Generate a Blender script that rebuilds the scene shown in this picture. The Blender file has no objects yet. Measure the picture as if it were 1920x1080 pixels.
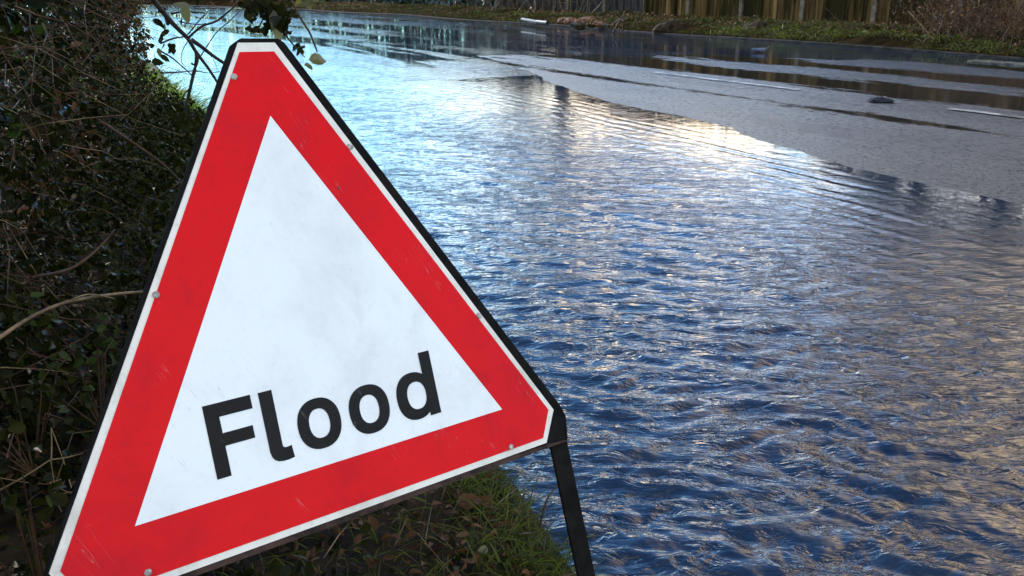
import bpy, math, random
import numpy as np
from mathutils import Vector, Matrix

# ------------------------------------------------------------------ camera, world, sun, exposure
SC = bpy.context.scene
COL = SC.collection
CAM_H = 0.97
PITCH = math.radians(18.5)
FPX = 1700.0                                   # focal length in pixels of the 1920 wide photograph
cam_d = bpy.data.cameras.new("camera")
cam_d.sensor_width = 36.0
cam_d.lens = FPX / 1920 * 36.0
cam_d.clip_start = 0.02
cam_d.clip_end = 2000
cam = bpy.data.objects.new("camera", cam_d)
cam.location = (0, 0, CAM_H)
cam.rotation_euler = (math.pi / 2 - PITCH, 0, 0)
COL.objects.link(cam)
SC.camera = cam

SUN_AZ, SUN_EL = math.radians(-38), math.radians(24)   # azimuth from +Y towards +X
EXPOSURE = 1.55
SKY_STRENGTH = 0.13
SUN_STRENGTH = 2.2

SC.view_settings.view_transform = 'Standard'
SC.view_settings.look = 'None'
SC.view_settings.gamma = 1
SC.view_settings.use_curve_mapping = False
SC.view_settings.exposure = EXPOSURE
SC.render.engine = 'CYCLES'
SC.cycles.max_bounces = 6
SC.cycles.diffuse_bounces = 2
SC.cycles.glossy_bounces = 3
SC.cycles.transmission_bounces = 3
SC.cycles.caustics_reflective = False
SC.cycles.caustics_refractive = False
SC.cycles.sample_clamp_indirect = 6


class NT:
    """small helper round a node tree"""
    def __init__(s, nt):
        s.nt = nt
    def n(s, typ, props=None, **ins):
        nd = s.nt.nodes.new(typ)
        for k, v in (props or {}).items():
            setattr(nd, k, v)
        for k, v in ins.items():
            key = int(k[1:]) if k[0] == 'i' and k[1:].isdigit() else k.replace('_', ' ')
            sock = nd.inputs[key]
            if hasattr(v, 'is_output'):
                s.nt.links.new(v, sock)
            else:
                sock.default_value = v
        return nd
    def link(s, a, b):
        s.nt.links.new(a, b)
    def math(s, op, a, b=0.0, c=None, clamp=False):
        kw = dict(i0=a, i1=b)
        if c is not None:
            kw['i2'] = c
        return s.n('ShaderNodeMath', dict(operation=op, use_clamp=clamp), **kw).outputs[0]
    def step(s, v, lo, hi, t0=0.0, t1=1.0):
        return s.n('ShaderNodeMapRange', dict(interpolation_type='SMOOTHSTEP'), Value=v, From_Min=lo, From_Max=hi,
                   To_Min=t0, To_Max=t1).outputs[0]
    def mix(s, f, a, b, blend='MIX'):
        nd = s.nt.nodes.new('ShaderNodeMix')
        nd.data_type = 'RGBA'
        nd.blend_type = blend
        for sock, v in ((nd.inputs[0], f), (nd.inputs[6], a), (nd.inputs[7], b)):
            if hasattr(v, 'is_output'):
                s.nt.links.new(v, sock)
            else:
                sock.default_value = v if not isinstance(v, tuple) or len(v) == 4 else (*v, 1)
        return nd.outputs[2]
    def noise(s, vec, scale, detail=3.0, rough=0.5, dist=0.0):
        return s.n('ShaderNodeTexNoise', None, Vector=vec, Scale=scale, Detail=detail, Roughness=rough, Distortion=dist).outputs['Fac']
    def mapping(s, vec, scale=(1, 1, 1), loc=(0, 0, 0), rot=(0, 0, 0)):
        return s.n('ShaderNodeMapping', None, Vector=vec, Scale=scale, Location=loc, Rotation=rot).outputs[0]


world = bpy.data.worlds.new("World")
SC.world = world
world.use_nodes = True
wt = NT(world.node_tree)
world.node_tree.nodes.clear()
sky = wt.n('ShaderNodeTexSky', dict(sky_type='NISHITA', sun_disc=False, sun_elevation=SUN_EL, sun_rotation=SUN_AZ,
                                    altitude=50.0, air_density=1.0, dust_density=0.6, ozone_density=3.0))
wdir = wt.n('ShaderNodeTexCoord').outputs['Generated']
wsep = wt.n('ShaderNodeSeparateXYZ', None, Vector=wdir)
el = wsep.outputs[2]
az = wt.math('ARCTAN2', wsep.outputs[0], wsep.outputs[1])      # 0 = ahead, + = right
cn = wt.noise(wt.mapping(wdir, (2.2, 2.2, 6.0)), 1.6, 6.0, 0.55, 0.3)


def blob(a0, aw, e0, ew):
    da = wt.math('DIVIDE', wt.math('SUBTRACT', az, a0), aw)
    de = wt.math('DIVIDE', wt.math('SUBTRACT', el, e0), ew)
    r2 = wt.math('ADD', wt.math('MULTIPLY', da, da), wt.math('MULTIPLY', de, de))
    return wt.math('POWER', 2.718, wt.math('MULTIPLY', r2, -1.0))


# white cloud bank low ahead, warm cloud bank to the right, ragged by noise
white = wt.math('MULTIPLY', blob(-0.04, 0.26, 0.17, 0.09), wt.step(cn, 0.36, 0.64))
back = wt.math('MULTIPLY', wt.step(wt.math('ADD', wt.math('MULTIPLY', wsep.outputs[1], -0.85), wt.math('MULTIPLY', wsep.outputs[0], 0.08)), 0.0, 0.5), wt.step(cn, 0.28, 0.6))  # pale cloud field added behind the camera to whiten and brighten the sign
warm = wt.math('MULTIPLY', blob(0.76, 0.32, 0.40, 0.32), wt.step(cn, 0.30, 0.52))
warm2 = wt.math('MULTIPLY', blob(0.17, 0.21, 0.15, 0.085), wt.step(cn, 0.36, 0.6))
tint = wt.mix(wt.step(el, 0.05, 0.55), (0.76, 1.45, 1.70, 1), (0.60, 1.0, 1.38, 1))
c1 = wt.mix(1.0, sky.outputs[0], tint, 'MULTIPLY')
c1b = wt.mix(wt.math('MULTIPLY', back, 0.9), c1, (7.2, 6.7, 5.9, 1))
c2 = wt.mix(wt.math('MULTIPLY', white, 0.55), c1b, (16.5, 23.0, 26.0, 1))
c3 = wt.mix(wt.math('MULTIPLY', warm, 0.85), c2, (26.0, 18.8, 9.4, 1))
c4 = wt.mix(wt.math('MULTIPLY', warm2, 0.85), c3, (22.0, 14.6, 6.6, 1))
bg = wt.n('ShaderNodeBackground', None, Color=c4, Strength=SKY_STRENGTH)
wo = wt.n('ShaderNodeOutputWorld')
wt.link(bg.outputs[0], wo.inputs[0])

sun_d = bpy.data.lights.new("sun", 'SUN')
sun_d.energy = SUN_STRENGTH
sun_d.angle = math.radians(0.5)
sun_d.color = (1.0, 0.9, 0.76)
sun = bpy.data.objects.new("sun", sun_d)
sv = Vector((math.sin(SUN_AZ) * math.cos(SUN_EL), math.cos(SUN_AZ) * math.cos(SUN_EL), math.sin(SUN_EL)))
sun.rotation_euler = (-sv).to_track_quat('-Z', 'Y').to_euler()
sun.location = (-8, 10, 12)
COL.objects.link(sun)

rng = np.random.default_rng(7)
random.seed(7)

# ------------------------------------------------------------------ coordinates
U = np.array([-0.494, 0.869]); U /= np.linalg.norm(U)      # along the road
V = np.array([U[1], -U[0]])                                # across the road, to the right


def curve(u):
    u = np.asarray(u, float)
    return -3.0 * np.clip((u - 20) / 26, 0, 1.6) ** 3


def W(u, v):
    """road coordinates -> world x, y"""
    u = np.asarray(u, float); vv = np.asarray(v, float) + curve(u)
    return U[0] * u + V[0] * vv, U[1] * u + V[1] * vv


def UVof(x, y):
    u = x * U[0] + y * U[1]
    return u, x * V[0] + y * V[1] - curve(u)


SP, CP = math.sin(PITCH), math.cos(PITCH)


def ray(px, py):
    c = (px - 960.0, 540.0 - py, -FPX)
    d = Vector((c[0], c[1] * SP - c[2] * CP, c[1] * CP + c[2] * SP))
    return d.normalized()


def at(px, py, dist):
    return Vector((0, 0, CAM_H)) + ray(px, py) * dist


def ground(px, py, z=0.0):
    r = ray(px, py)
    return Vector((0, 0, CAM_H)) + r * ((z - CAM_H) / r.z)


_tab = rng.random((256, 256))


def vnoise(x, y):
    xi = np.floor(x).astype(int); yi = np.floor(y).astype(int)
    fx = x - xi; fy = y - yi
    fx = fx * fx * (3 - 2 * fx); fy = fy * fy * (3 - 2 * fy)
    g = lambda a, b: _tab[a & 255, b & 255]
    return (g(xi, yi) * (1 - fx) + g(xi + 1, yi) * fx) * (1 - fy) + (g(xi, yi + 1) * (1 - fx) + g(xi + 1, yi + 1) * fx) * fy


def fbm(x, y, o=4):
    s = 0.0; a = 0.5
    for k in range(o):
        s = s + a * vnoise(x + 17.3 * k, y - 9.1 * k)
        x = x * 2.03; y = y * 2.03; a *= 0.5
    return s


EDGE_U = [-8, 1.1, 1.46, 2.0, 7.5, 8.4, 11.9, 20, 120]
EDGE_V = [0.55, 0.74, 0.81, 0.9, 1.42, 1.5, 1.85, 1.95, 1.95]


def edge_v(u):
    return np.interp(u, EDGE_U, EDGE_V) + 0.10 * (fbm(np.asarray(u, float) * 2.2, np.asarray(u, float) * 0 + 3.3) - 0.47)


def road_z(u, v):
    p = np.interp(v, [0.3, 0.9, 2.4, 3.4, 4.15, 5.2, 6.2, 6.8, 8.5, 10.8, 12.4], [-.14, -.10, -.05, -.018, 0.0, .013, .022, .023, .02, .012, .0])
    return p - np.clip(0.0027 * (u - 3.5), -0.004, 0.036)


def verge_z(u, v):
    d = edge_v(u) - v                       # >0 on the verge
    z = np.where(d < 0, d * 0.9, 0.055 * (1 - np.exp(-np.clip(d, 0, 9) / 0.05)) + 0.03 * np.clip(d, 0, 9))
    z = z + 0.28 * np.clip(-v - 0.7 + 0.22 * np.clip(u, 0, 8), 0, 3) ** 1.3 * 0.6  # unseen bank added behind the hedge to block the sky
    z = z + np.where(d > 0, 0.045 * (fbm(u * 5, v * 5) - 0.45) * np.clip(d / 0.1, 0, 1) + 0.02 * (fbm(u * 21, v * 21, 3) - 0.45) * np.clip(d / 0.05, 0, 1), 0)
    return z


# ------------------------------------------------------------------ object helpers
def link(o, parent=None):
    COL.objects.link(o)
    if parent is not None:
        o.parent = parent
    return o


def props(o, label=None, cat=None, group=None, kind=None):
    for k, v in (('label', label), ('category', cat), ('group', group), ('kind', kind)):
        if v:
            o[k] = v
    return o


def empty(name, loc, label, cat, group=None):
    o = bpy.data.objects.new(name, None)
    o.location = loc
    o.empty_display_size = 0.1
    link(o)
    return props(o, label, cat, group)


def mesh_np(name, verts, faces, mat, parent=None, loc=(0, 0, 0), smooth=False, uv=None, attrs=None):
    """verts (n,3), faces (m,k) or list of lists; verts are in world coordinates, loc becomes the origin"""
    base = np.array(loc, float)
    if parent is not None:
        base = np.array(parent_origin(parent), float)
    verts = np.asarray(verts, float) - base
    me = bpy.data.meshes.new(name)
    if isinstance(faces, np.ndarray):
        m, k = faces.shape
        me.vertices.add(len(verts)); me.vertices.foreach_set('co', verts.astype(np.float32).ravel())
        me.loops.add(m * k); me.loops.foreach_set('vertex_index', faces.astype(np.int32).ravel())
        me.polygons.add(m)
        me.polygons.foreach_set('loop_start', (np.arange(m) * k).astype(np.int32))
        me.polygons.foreach_set('loop_total', np.full(m, k, np.int32))
        me.update(calc_edges=True)
    else:
        me.from_pydata([tuple(v) for v in verts], [], faces)
    me.validate()
    if smooth:
        me.polygons.foreach_set('use_smooth', np.ones(len(me.polygons), bool))
    if uv is not None:
        lay = me.uv_layers.new(name='UVMap')
        li = np.empty(len(me.loops), np.int32); me.loops.foreach_get('vertex_index', li)
        lay.data.foreach_set('uv', np.asarray(uv, np.float32)[li].ravel())
    for k, a in (attrs or {}).items():
        at_ = me.attributes.new(k, 'FLOAT', 'POINT'); at_.data.foreach_set('value', np.asarray(a, np.float32))
    for mm in (mat if isinstance(mat, (list, tuple)) else [mat]):
        me.materials.append(mm)
    me.update()
    o = bpy.data.objects.new(name, me)
    link(o, parent)
    if parent is None:
        o.location = loc
    return o


def parent_origin(p):
    v = Vector((0, 0, 0))
    while p is not None:
        v += p.location
        p = p.parent
    return v


class MB:
    def __init__(s):
        s.v = []; s.f = []
    def add(s, v, f):
        b = len(s.v)
        s.v += [tuple(map(float, q)) for q in v]
        s.f += [[b + i for i in q] for q in f]
    def build(s, name, mat, parent=None, loc=(0, 0, 0), smooth=False):
        return mesh_np(name, np.array(s.v), s.f, mat, parent, loc, smooth)
    def tube(s, pts, radii, n=6):
        pts = [Vector(p) for p in pts]
        if not isinstance(radii, (list, tuple)):
            radii = [radii] * len(pts)
        rings = []
        up = Vector((0.3, 0.2, 1)).normalized()
        for i, p in enumerate(pts):
            t = (pts[min(i + 1, len(pts) - 1)] - pts[max(i - 1, 0)])
            if t.length < 1e-9:
                t = Vector((0, 0, 1))
            t.normalize()
            a = t.cross(up)
            if a.length < 1e-3:
                a = t.cross(Vector((1, 0, 0)))
            a.normalize(); b = t.cross(a)
            rings.append([p + (a * math.cos(2 * math.pi * k / n) + b * math.sin(2 * math.pi * k / n)) * radii[i] for k in range(n)])
        v = [q for r in rings for q in r]
        f = []
        for i in range(len(pts) - 1):
            for k in range(n):
                f.append([i * n + k, i * n + (k + 1) % n, (i + 1) * n + (k + 1) % n, (i + 1) * n + k])
        f.append(list(range(n))[::-1]); f.append([(len(pts) - 1) * n + k for k in range(n)])
        s.add(v, f)
    def box(s, c, ax, ay, az, hx, hy, hz):
        c = Vector(c); ax, ay, az = Vector(ax) * hx, Vector(ay) * hy, Vector(az) * hz
        v = [c + ax * i + ay * j + az * k for k in (-1, 1) for j in (-1, 1) for i in (-1, 1)]
        s.add(v, [[0, 2, 3, 1], [4, 5, 7, 6], [0, 1, 5, 4], [2, 6, 7, 3], [0, 4, 6, 2], [1, 3, 7, 5]])


def leaf_cloud(pos, nrm, size, aspect=0.75, fold=0.25, jitter=0.9, long_axis=None):
    """many folded ovate leaves: pos (n,3), nrm (n,3) preferred normals, size (n,)"""
    n = len(pos)
    nn = nrm + rng.normal(0, jitter, (n, 3)); nn /= np.linalg.norm(nn, axis=1)[:, None] + 1e-9
    t = rng.normal(0, 1, (n, 3)) if long_axis is None else long_axis + rng.normal(0, 0.45, (n, 3))
    t -= nn * (t * nn).sum(1)[:, None]; t /= np.linalg.norm(t, axis=1)[:, None] + 1e-9
    b = np.cross(nn, t)
    asp = aspect * rng.uniform(0.8, 1.2, n)
    prof = [(0, 0, 0), (0.20, 0.07, 1), (0.34, 0.26, 1), (0.30, 0.56, 1), (0.15, 0.82, 1), (0, 1.0, -0.3), (-0.15, 0.82, 1), (-0.30, 0.56, 1), (-0.34, 0.26, 1), (-0.20, 0.07, 1)]
    out = np.zeros((n, 10, 3))
    curl = rng.uniform(-0.15, 0.35, n)
    fd = fold * rng.uniform(0.2, 1.3, n)
    for k, (x, y, z) in enumerate(prof):
        zz = fd * z * abs(x) * 1.2 if z > 0 else -curl * 0.5 * (y > 0.9)
        out[:, k] = pos + size[:, None] * (b * (x * 1.15 * asp)[:, None] + t * (y - 0.5) + nn * (np.zeros(n) + zz)[:, None])
    q = np.array([[0, 1, 2, 3], [0, 3, 4, 5], [0, 5, 6, 7], [0, 7, 8, 9]])
    f = (np.arange(n)[:, None, None] * 10 + q[None]).reshape(-1, 4)
    return out.reshape(-1, 3), f


def blades(base, dirv, length, width, bend, seg=3):
    """grass blades: base (n,3), dirv (n,3) lean direction, curved strips ending in a point"""
    n = len(base)
    d = dirv / (np.linalg.norm(dirv, axis=1)[:, None] + 1e-9)
    side = np.cross(d, rng.normal(0, 1, (n, 3))); side /= np.linalg.norm(side, axis=1)[:, None] + 1e-9
    h = d.copy(); h[:, 2] = -0.6; h /= np.linalg.norm(h, axis=1)[:, None]
    V_ = []
    for k in range(seg + 1):
        t = k / seg
        c = base + d * (length * t)[:, None] + h * (length * bend * t * t)[:, None]
        w = width * (1 - t) ** 0.7 * 0.5 + 1e-5
        V_.append(c - side * w[:, None]); V_.append(c + side * w[:, None])
    A = np.stack(V_, 1)
    q = np.array([[2 * k, 2 * k + 1, 2 * k + 3, 2 * k + 2] for k in range(seg)])
    f = (np.arange(n)[:, None, None] * (2 * seg + 2) + q[None]).reshape(-1, 4)
    return A.reshape(-1, 3), f


# ------------------------------------------------------------------ materials
def new_mat(name):
    m = bpy.data.materials.new(name); m.use_nodes = True
    m.node_tree.nodes.clear()
    t = NT(m.node_tree)
    out = t.n('ShaderNodeOutputMaterial')
    return m, t, out


def pbsdf(t, out, **kw):
    b = t.n('ShaderNodeBsdfPrincipled', None, **kw)
    t.link(b.outputs[0], out.inputs[0])
    return b


def c4_(r, g, b):
    return (r, g, b, 1)


def leaf_mat(name, a, b, rough=0.35, trans=0.25, spec=0.5):
    m, t, out = new_mat(name)
    rnd = t.n('ShaderNodeNewGeometry').outputs['Random Per Island']
    ramp = t.n('ShaderNodeValToRGB', None, Fac=rnd)
    ramp.color_ramp.elements[0].color = c4_(*a); ramp.color_ramp.elements[1].color = c4_(*b)
    nz = t.noise(t.n('ShaderNodeTexCoord').outputs['Object'], 6.0, 2.0)
    col = t.mix(t.step(nz, 0.4, 0.65), ramp.outputs[0], t.mix(1.0, ramp.outputs[0], c4_(0.7, 0.75, 0.6), 'MULTIPLY'))
    p = t.n('ShaderNodeBsdfPrincipled', None, Base_Color=col, Roughness=rough, Specular_IOR_Level=spec)
    tr = t.n('ShaderNodeBsdfTranslucent', None, Color=t.mix(1.0, col, c4_(1.6, 1.9, 0.7), 'MULTIPLY'))
    mx = t.n('ShaderNodeMixShader', None, Fac=trans)
    t.link(p.outputs[0], mx.inputs[1]); t.link(tr.outputs[0], mx.inputs[2])
    t.link(mx.outputs[0], out.inputs[0])
    return m


def plain_mat(name, a, b, scale=8.0, rough=0.6, bump=0.0, stretch=(1, 1, 1), coord='Object', metallic=0.0, bscale=None, spec=0.5):
    m, t, out = new_mat(name)
    co = t.mapping(t.n('ShaderNodeTexCoord').outputs[coord], stretch)
    nz = t.noise(co, scale, 5.0, 0.6)
    col = t.mix(t.step(nz, 0.36, 0.64), c4_(*a), c4_(*b))
    p = pbsdf(t, out, Base_Color=col, Roughness=rough, Metallic=metallic, Specular_IOR_Level=spec)
    if bump:
        bn = t.n('ShaderNodeBump', None, Strength=bump, Distance=0.01, Height=t.noise(co, bscale or scale * 4, 4.0, 0.65))
        t.link(bn.outputs[0], p.inputs['Normal'])
    return m


M = {}
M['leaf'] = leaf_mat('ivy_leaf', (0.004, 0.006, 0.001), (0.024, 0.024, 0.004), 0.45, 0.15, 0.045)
M['leaf_shiny'] = leaf_mat('wet_shiny_leaf', (0.010, 0.014, 0.004), (0.04, 0.05, 0.012), 0.16, 0.1, 0.6)
M['leaf_light'] = leaf_mat('bramble_leaf', (0.012, 0.022, 0.003), (0.045, 0.065, 0.010), 0.5, 0.3, 0.1)
M['leaf_brown'] = leaf_mat('dead_leaf_brown', (0.03, 0.012, 0.006), (0.15, 0.070, 0.032), 0.65, 0.15, 0.15)
M['leaf_tan'] = leaf_mat('withered_leaf', (0.12, 0.10, 0.055), (0.22, 0.19, 0.11), 0.5, 0.35)
M['grass'] = leaf_mat('grass_blade', (0.036, 0.048, 0.008), (0.125, 0.13, 0.026), 0.5, 0.35, 0.15)
M['grass_sunlit'] = leaf_mat('sunlit_grass_blade', (0.05, 0.10, 0.008), (0.12, 0.19, 0.02), 0.5, 0.4, 0.15)  # sunlight on the grass put into a brighter green
M['grass_dry'] = leaf_mat('dry_grass_blade', (0.14, 0.11, 0.055), (0.30, 0.24, 0.13), 0.6, 0.3)
M['grass_far'] = leaf_mat('far_grass_blade', (0.020, 0.026, 0.004), (0.065, 0.055, 0.014), 0.7, 0.2, 0.15)
M['twig'] = plain_mat('twig_bark', (0.012, 0.007, 0.006), (0.032, 0.018, 0.013), 40, 0.6, 0.4, spec=0.2)
M['twig_brown'] = plain_mat('brown_stem', (0.026, 0.013, 0.007), (0.085, 0.046, 0.024), 9, 0.6, 0.4, spec=0.15)
M['stem_dry'] = plain_mat('dry_stem', (0.09, 0.055, 0.026), (0.24, 0.16, 0.08), 14, 0.6, 0.4, spec=0.15)
M['bark'] = plain_mat('tree_bark', (0.05, 0.038, 0.028), (0.12, 0.095, 0.07), 6, 0.9, 0.8, spec=0.02)
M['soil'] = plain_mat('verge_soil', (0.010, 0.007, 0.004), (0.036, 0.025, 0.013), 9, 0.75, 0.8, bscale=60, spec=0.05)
M['evergreen'] = leaf_mat('evergreen_leaf', (0.012, 0.02, 0.01), (0.03, 0.04, 0.02), 0.5, 0.1)
M['thicket'] = leaf_mat('thicket_leaf', (0.022, 0.013, 0.004), (0.07, 0.04, 0.014), 0.8, 0.1, 0.15)
M['steel'] = plain_mat('black_painted_steel', (0.005, 0.0045, 0.004), (0.011, 0.009, 0.008), 25, 0.6, 0.15, spec=0.04)
M['rust'] = plain_mat('rusty_brown_edge', (0.020, 0.011, 0.008), (0.06, 0.032, 0.023), 35, 0.6, 0.3, spec=0.15)
M['rivet'] = plain_mat('rivet_metal', (0.20, 0.18, 0.16), (0.5, 0.47, 0.42), 160, 0.45, 0.0, metallic=0.2, spec=0.3)


def sign_mat(name, base, dirt, amt, rough=0.32, speck=0.0):
    m, t, out = new_mat(name)
    co = t.n('ShaderNodeTexCoord').outputs['Object']
    n1 = t.noise(co, 7.0, 6.0, 0.65, 0.4)
    n2 = t.noise(co, 120.0, 3.0, 0.6)
    f = t.math('MULTIPLY', t.step(n1, 0.42, 0.78), amt)
    f = t.math('ADD', f, t.math('MULTIPLY', t.step(n2, 0.5, 0.8), amt * 0.4), clamp=True)
    col = t.mix(f, c4_(*base), c4_(*dirt))
    if speck:
        vo = t.n('ShaderNodeTexVoronoi', dict(feature='F1'), Vector=co, Scale=34.0)
        rad = t.math('MULTIPLY', t.step(t.noise(co, 5.0, 2.0), 0.5, 0.75), speck)
        dot = t.math('LESS_THAN', vo.outputs['Distance'], rad)
        col = t.mix(t.math('MULTIPLY', dot, 0.7), col, c4_(0.05, 0.035, 0.03))
    drip = t.noise(t.mapping(co, (26, 26, 1.6)), 1.0, 4.0, 0.6)
    col = t.mix(t.math('MULTIPLY', t.step(drip, 0.54, 0.78), amt * 0.55), col, c4_(*dirt))
    for rot, sd in (((0.3, 0.5, 0.2), 0.0), ((0.9, -0.4, 1.1), 7.0)):
        sc = t.noise(t.mapping(co, (3, 150, 12), (sd, sd, 0), rot), 1.0, 2.0, 0.5, 0.2)
        line = t.math('LESS_THAN', t.math('ABSOLUTE', t.math('SUBTRACT', sc, 0.5)), 0.006)
        msk = t.step(t.noise(t.mapping(co, (1, 1, 1), (sd, 3, sd)), 11.0, 3.0, 0.6), 0.60, 0.66)
        col = t.mix(t.math('MULTIPLY', t.math('MULTIPLY', line, msk), 0.25), col, c4_(0.30, 0.28, 0.27))
    p = pbsdf(t, out, Base_Color=col, Roughness=t.step(n1, 0.3, 0.8, rough - 0.06, rough + 0.15))
    p.inputs['Specular IOR Level'].default_value = 0.07
    bn = t.n('ShaderNodeBump', None, Strength=0.06, Distance=0.002, Height=t.noise(co, 14.0, 4.0))
    t.link(bn.outputs[0], p.inputs['Normal'])
    return m


M['white'] = sign_mat('reflective_white', (0.77, 0.78, 0.755), (0.45, 0.45, 0.42), 0.36, 0.35, 0.05)
M['white_dirty'] = sign_mat('white_border_dirty', (0.74, 0.69, 0.60), (0.32, 0.28, 0.21), 0.6, 0.4, 0.14)
M['red'] = sign_mat('reflective_red', (0.64, 0.007, 0.010), (0.38, 0.010, 0.017), 0.7, 0.34, 0.11)
M['black'] = sign_mat('letter_black', (0.012, 0.011, 0.010), (0.03, 0.027, 0.025), 0.5, 0.4)


def water_mat():
    m, t, out = new_mat('flood_water')
    co = t.n('ShaderNodeTexCoord').outputs['Object']
    uv = t.n('ShaderNodeUVMap', dict(uv_map='UVMap')).outputs[0]
    amp = t.n('ShaderNodeAttribute', dict(attribute_name='amp')).outputs['Fac']
    far = t.n('ShaderNodeAttribute', dict(attribute_name='far')).outputs['Fac']
    w = t.noise(co, 1.1, 3.0, 0.5)
    warp = t.n('ShaderNodeVectorMath', dict(operation='ADD'), i0=co, i1=t.n('ShaderNodeVectorMath', dict(operation='SCALE'), i0=t.n('ShaderNodeTexNoise', None, Vector=co, Scale=2.3, Detail=2.0).outputs['Color'], Scale=0.16).outputs[0]).outputs[0]
    r1 = t.noise(t.mapping(warp, (0.62, 1.35, 1), rot=(0, 0, 0.12)), 17.0, 4.0, 0.55, 0.5)
    r2 = t.noise(t.mapping(warp, (0.5, 1.5, 1), rot=(0, 0, -0.2)), 47.0, 2.0, 0.5, 0.3)
    ridge = t.math('SUBTRACT', 1.0, t.math('ABSOLUTE', t.math('MULTIPLY', t.math('SUBTRACT', r1, 0.5), 2.4)))
    h = t.math('ADD', t.math('MULTIPLY', r1, 0.6), t.math('ADD', t.math('MULTIPLY', ridge, 0.22), t.math('MULTIPLY', r2, 0.16)))
    # slicks: long calm streaks along the road in the distance
    sl = t.noise(t.mapping(uv, (0.16, 0.9, 1)), 1.0, 4.0, 0.55, 0.4)
    slick = t.math('MULTIPLY', t.step(sl, 0.465, 0.565), far)
    st = t.math('MULTIPLY', amp, t.math('SUBTRACT', 1.0, t.math('MULTIPLY', slick, 0.93)))
    gust = t.step(w, 0.35, 0.65, 0.65, 1.1)
    bn = t.n('ShaderNodeBump', None, Strength=t.math('MULTIPLY', st, gust, clamp=True), Distance=0.028, Height=h)
    col = t.mix(t.step(t.noise(co, 0.8, 4.0), 0.4, 0.65), c4_(0.006, 0.014, 0.030), c4_(0.012, 0.022, 0.038))
    pbsdf(t, out, Base_Color=col, Roughness=0.03, IOR=1.36, Normal=bn.outputs[0])
    return m


def road_mat():
    m, t, out = new_mat('wet_asphalt')
    uv = t.n('ShaderNodeUVMap', dict(uv_map='UVMap')).outputs[0]
    co = t.n('ShaderNodeTexCoord').outputs['Object']
    v = t.n('ShaderNodeSeparateXYZ', None, Vector=uv).outputs[1]
    u = t.n('ShaderNodeSeparateXYZ', None, Vector=uv).outputs[0]
    big = t.noise(t.mapping(uv, (0.20, 0.75, 1)), 1.0, 3.0, 0.5, 0.3)
    fine = t.noise(t.mapping(uv, (0.9, 5.0, 1)), 1.0, 7.0, 0.75)
    def band(c, w, a):
        d = t.math('DIVIDE', t.math('ABSOLUTE', t.math('SUBTRACT', v, c)), w)
        return t.math('MULTIPLY', t.math('SUBTRACT', 1.0, d, clamp=True), a)
    b = t.math('ADD', band(7.6, 0.9, 0.56), t.math('ADD', band(9.2, 1.0, 0.58), band(5.85, 0.26, 0.24)))
    b = t.math('ADD', b, t.step(v, 10.2, 11.0, 0.0, 0.55))
    b = t.math('ADD', b, t.step(u, 8.0, 14.0, 0.0, 0.16))
    s = t.math('ADD', b, t.math('ADD', t.math('MULTIPLY', t.math('SUBTRACT', big, 0.5), 1.1), t.math('MULTIPLY', t.math('SUBTRACT', fine, 0.5), 0.85)))
    fine2 = t.noise(t.mapping(uv, (5.0, 24.0, 1)), 1.0, 5.0, 0.8)
    s = t.math('ADD', s, t.math('MULTIPLY', t.math('SUBTRACT', fine2, 0.5), 0.5))
    film = t.step(s, 0.19, 0.27)
    grit = t.noise(co, 160.0, 2.0, 0.6)
    grit2 = t.noise(co, 55.0, 4.0, 0.7)
    ab = t.n('ShaderNodeBump', None, Strength=1.0, Distance=0.012, Height=t.math('ADD', t.math('MULTIPLY', grit, 0.6), t.math('MULTIPLY', grit2, 1.5)))
    col = t.mix(t.step(grit2, 0.35, 0.65), c4_(0.006, 0.007, 0.009), c4_(0.03, 0.032, 0.036))
    spk = t.noise(co, 30.0, 5.0, 0.9)
    asph = t.n('ShaderNodeBsdfPrincipled', None, Base_Color=col, Roughness=t.step(big, 0.35, 0.65, 0.26, 0.38), IOR=1.62, Normal=ab.outputs[0])
    dry = t.n('ShaderNodeBsdfPrincipled', None, Base_Color=t.mix(spk, c4_(0.006, 0.007, 0.009), c4_(0.034, 0.037, 0.044)), Roughness=0.8, Specular_IOR_Level=0.05, Normal=ab.outputs[0])
    am = t.n('ShaderNodeMixShader', None, Fac=t.step(spk, 0.36, 0.52, 0.10, 1.0))
    t.link(dry.outputs[0], am.inputs[1]); t.link(asph.outputs[0], am.inputs[2])
    fb = t.n('ShaderNodeBump', None, Strength=0.09, Distance=0.01, Height=t.noise(t.mapping(uv, (9, 24, 1)), 1.0, 3.0, 0.5))
    wat = t.n('ShaderNodeBsdfPrincipled', None, Base_Color=c4_(0.016, 0.014, 0.012), Roughness=0.05, IOR=1.36, Normal=fb.outputs[0])
    mx = t.n('ShaderNodeMixShader', None, Fac=film)
    t.link(am.outputs[0], mx.inputs[1]); t.link(wat.outputs[0], mx.inputs[2])
    t.link(mx.outputs[0], out.inputs[0])
    return m


M['water'] = water_mat()
M['road'] = road_mat()
M['paint'] = plain_mat('worn_road_paint', (0.03, 0.03, 0.03), (0.28, 0.28, 0.27), 7, 0.5, 0.3)


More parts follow.
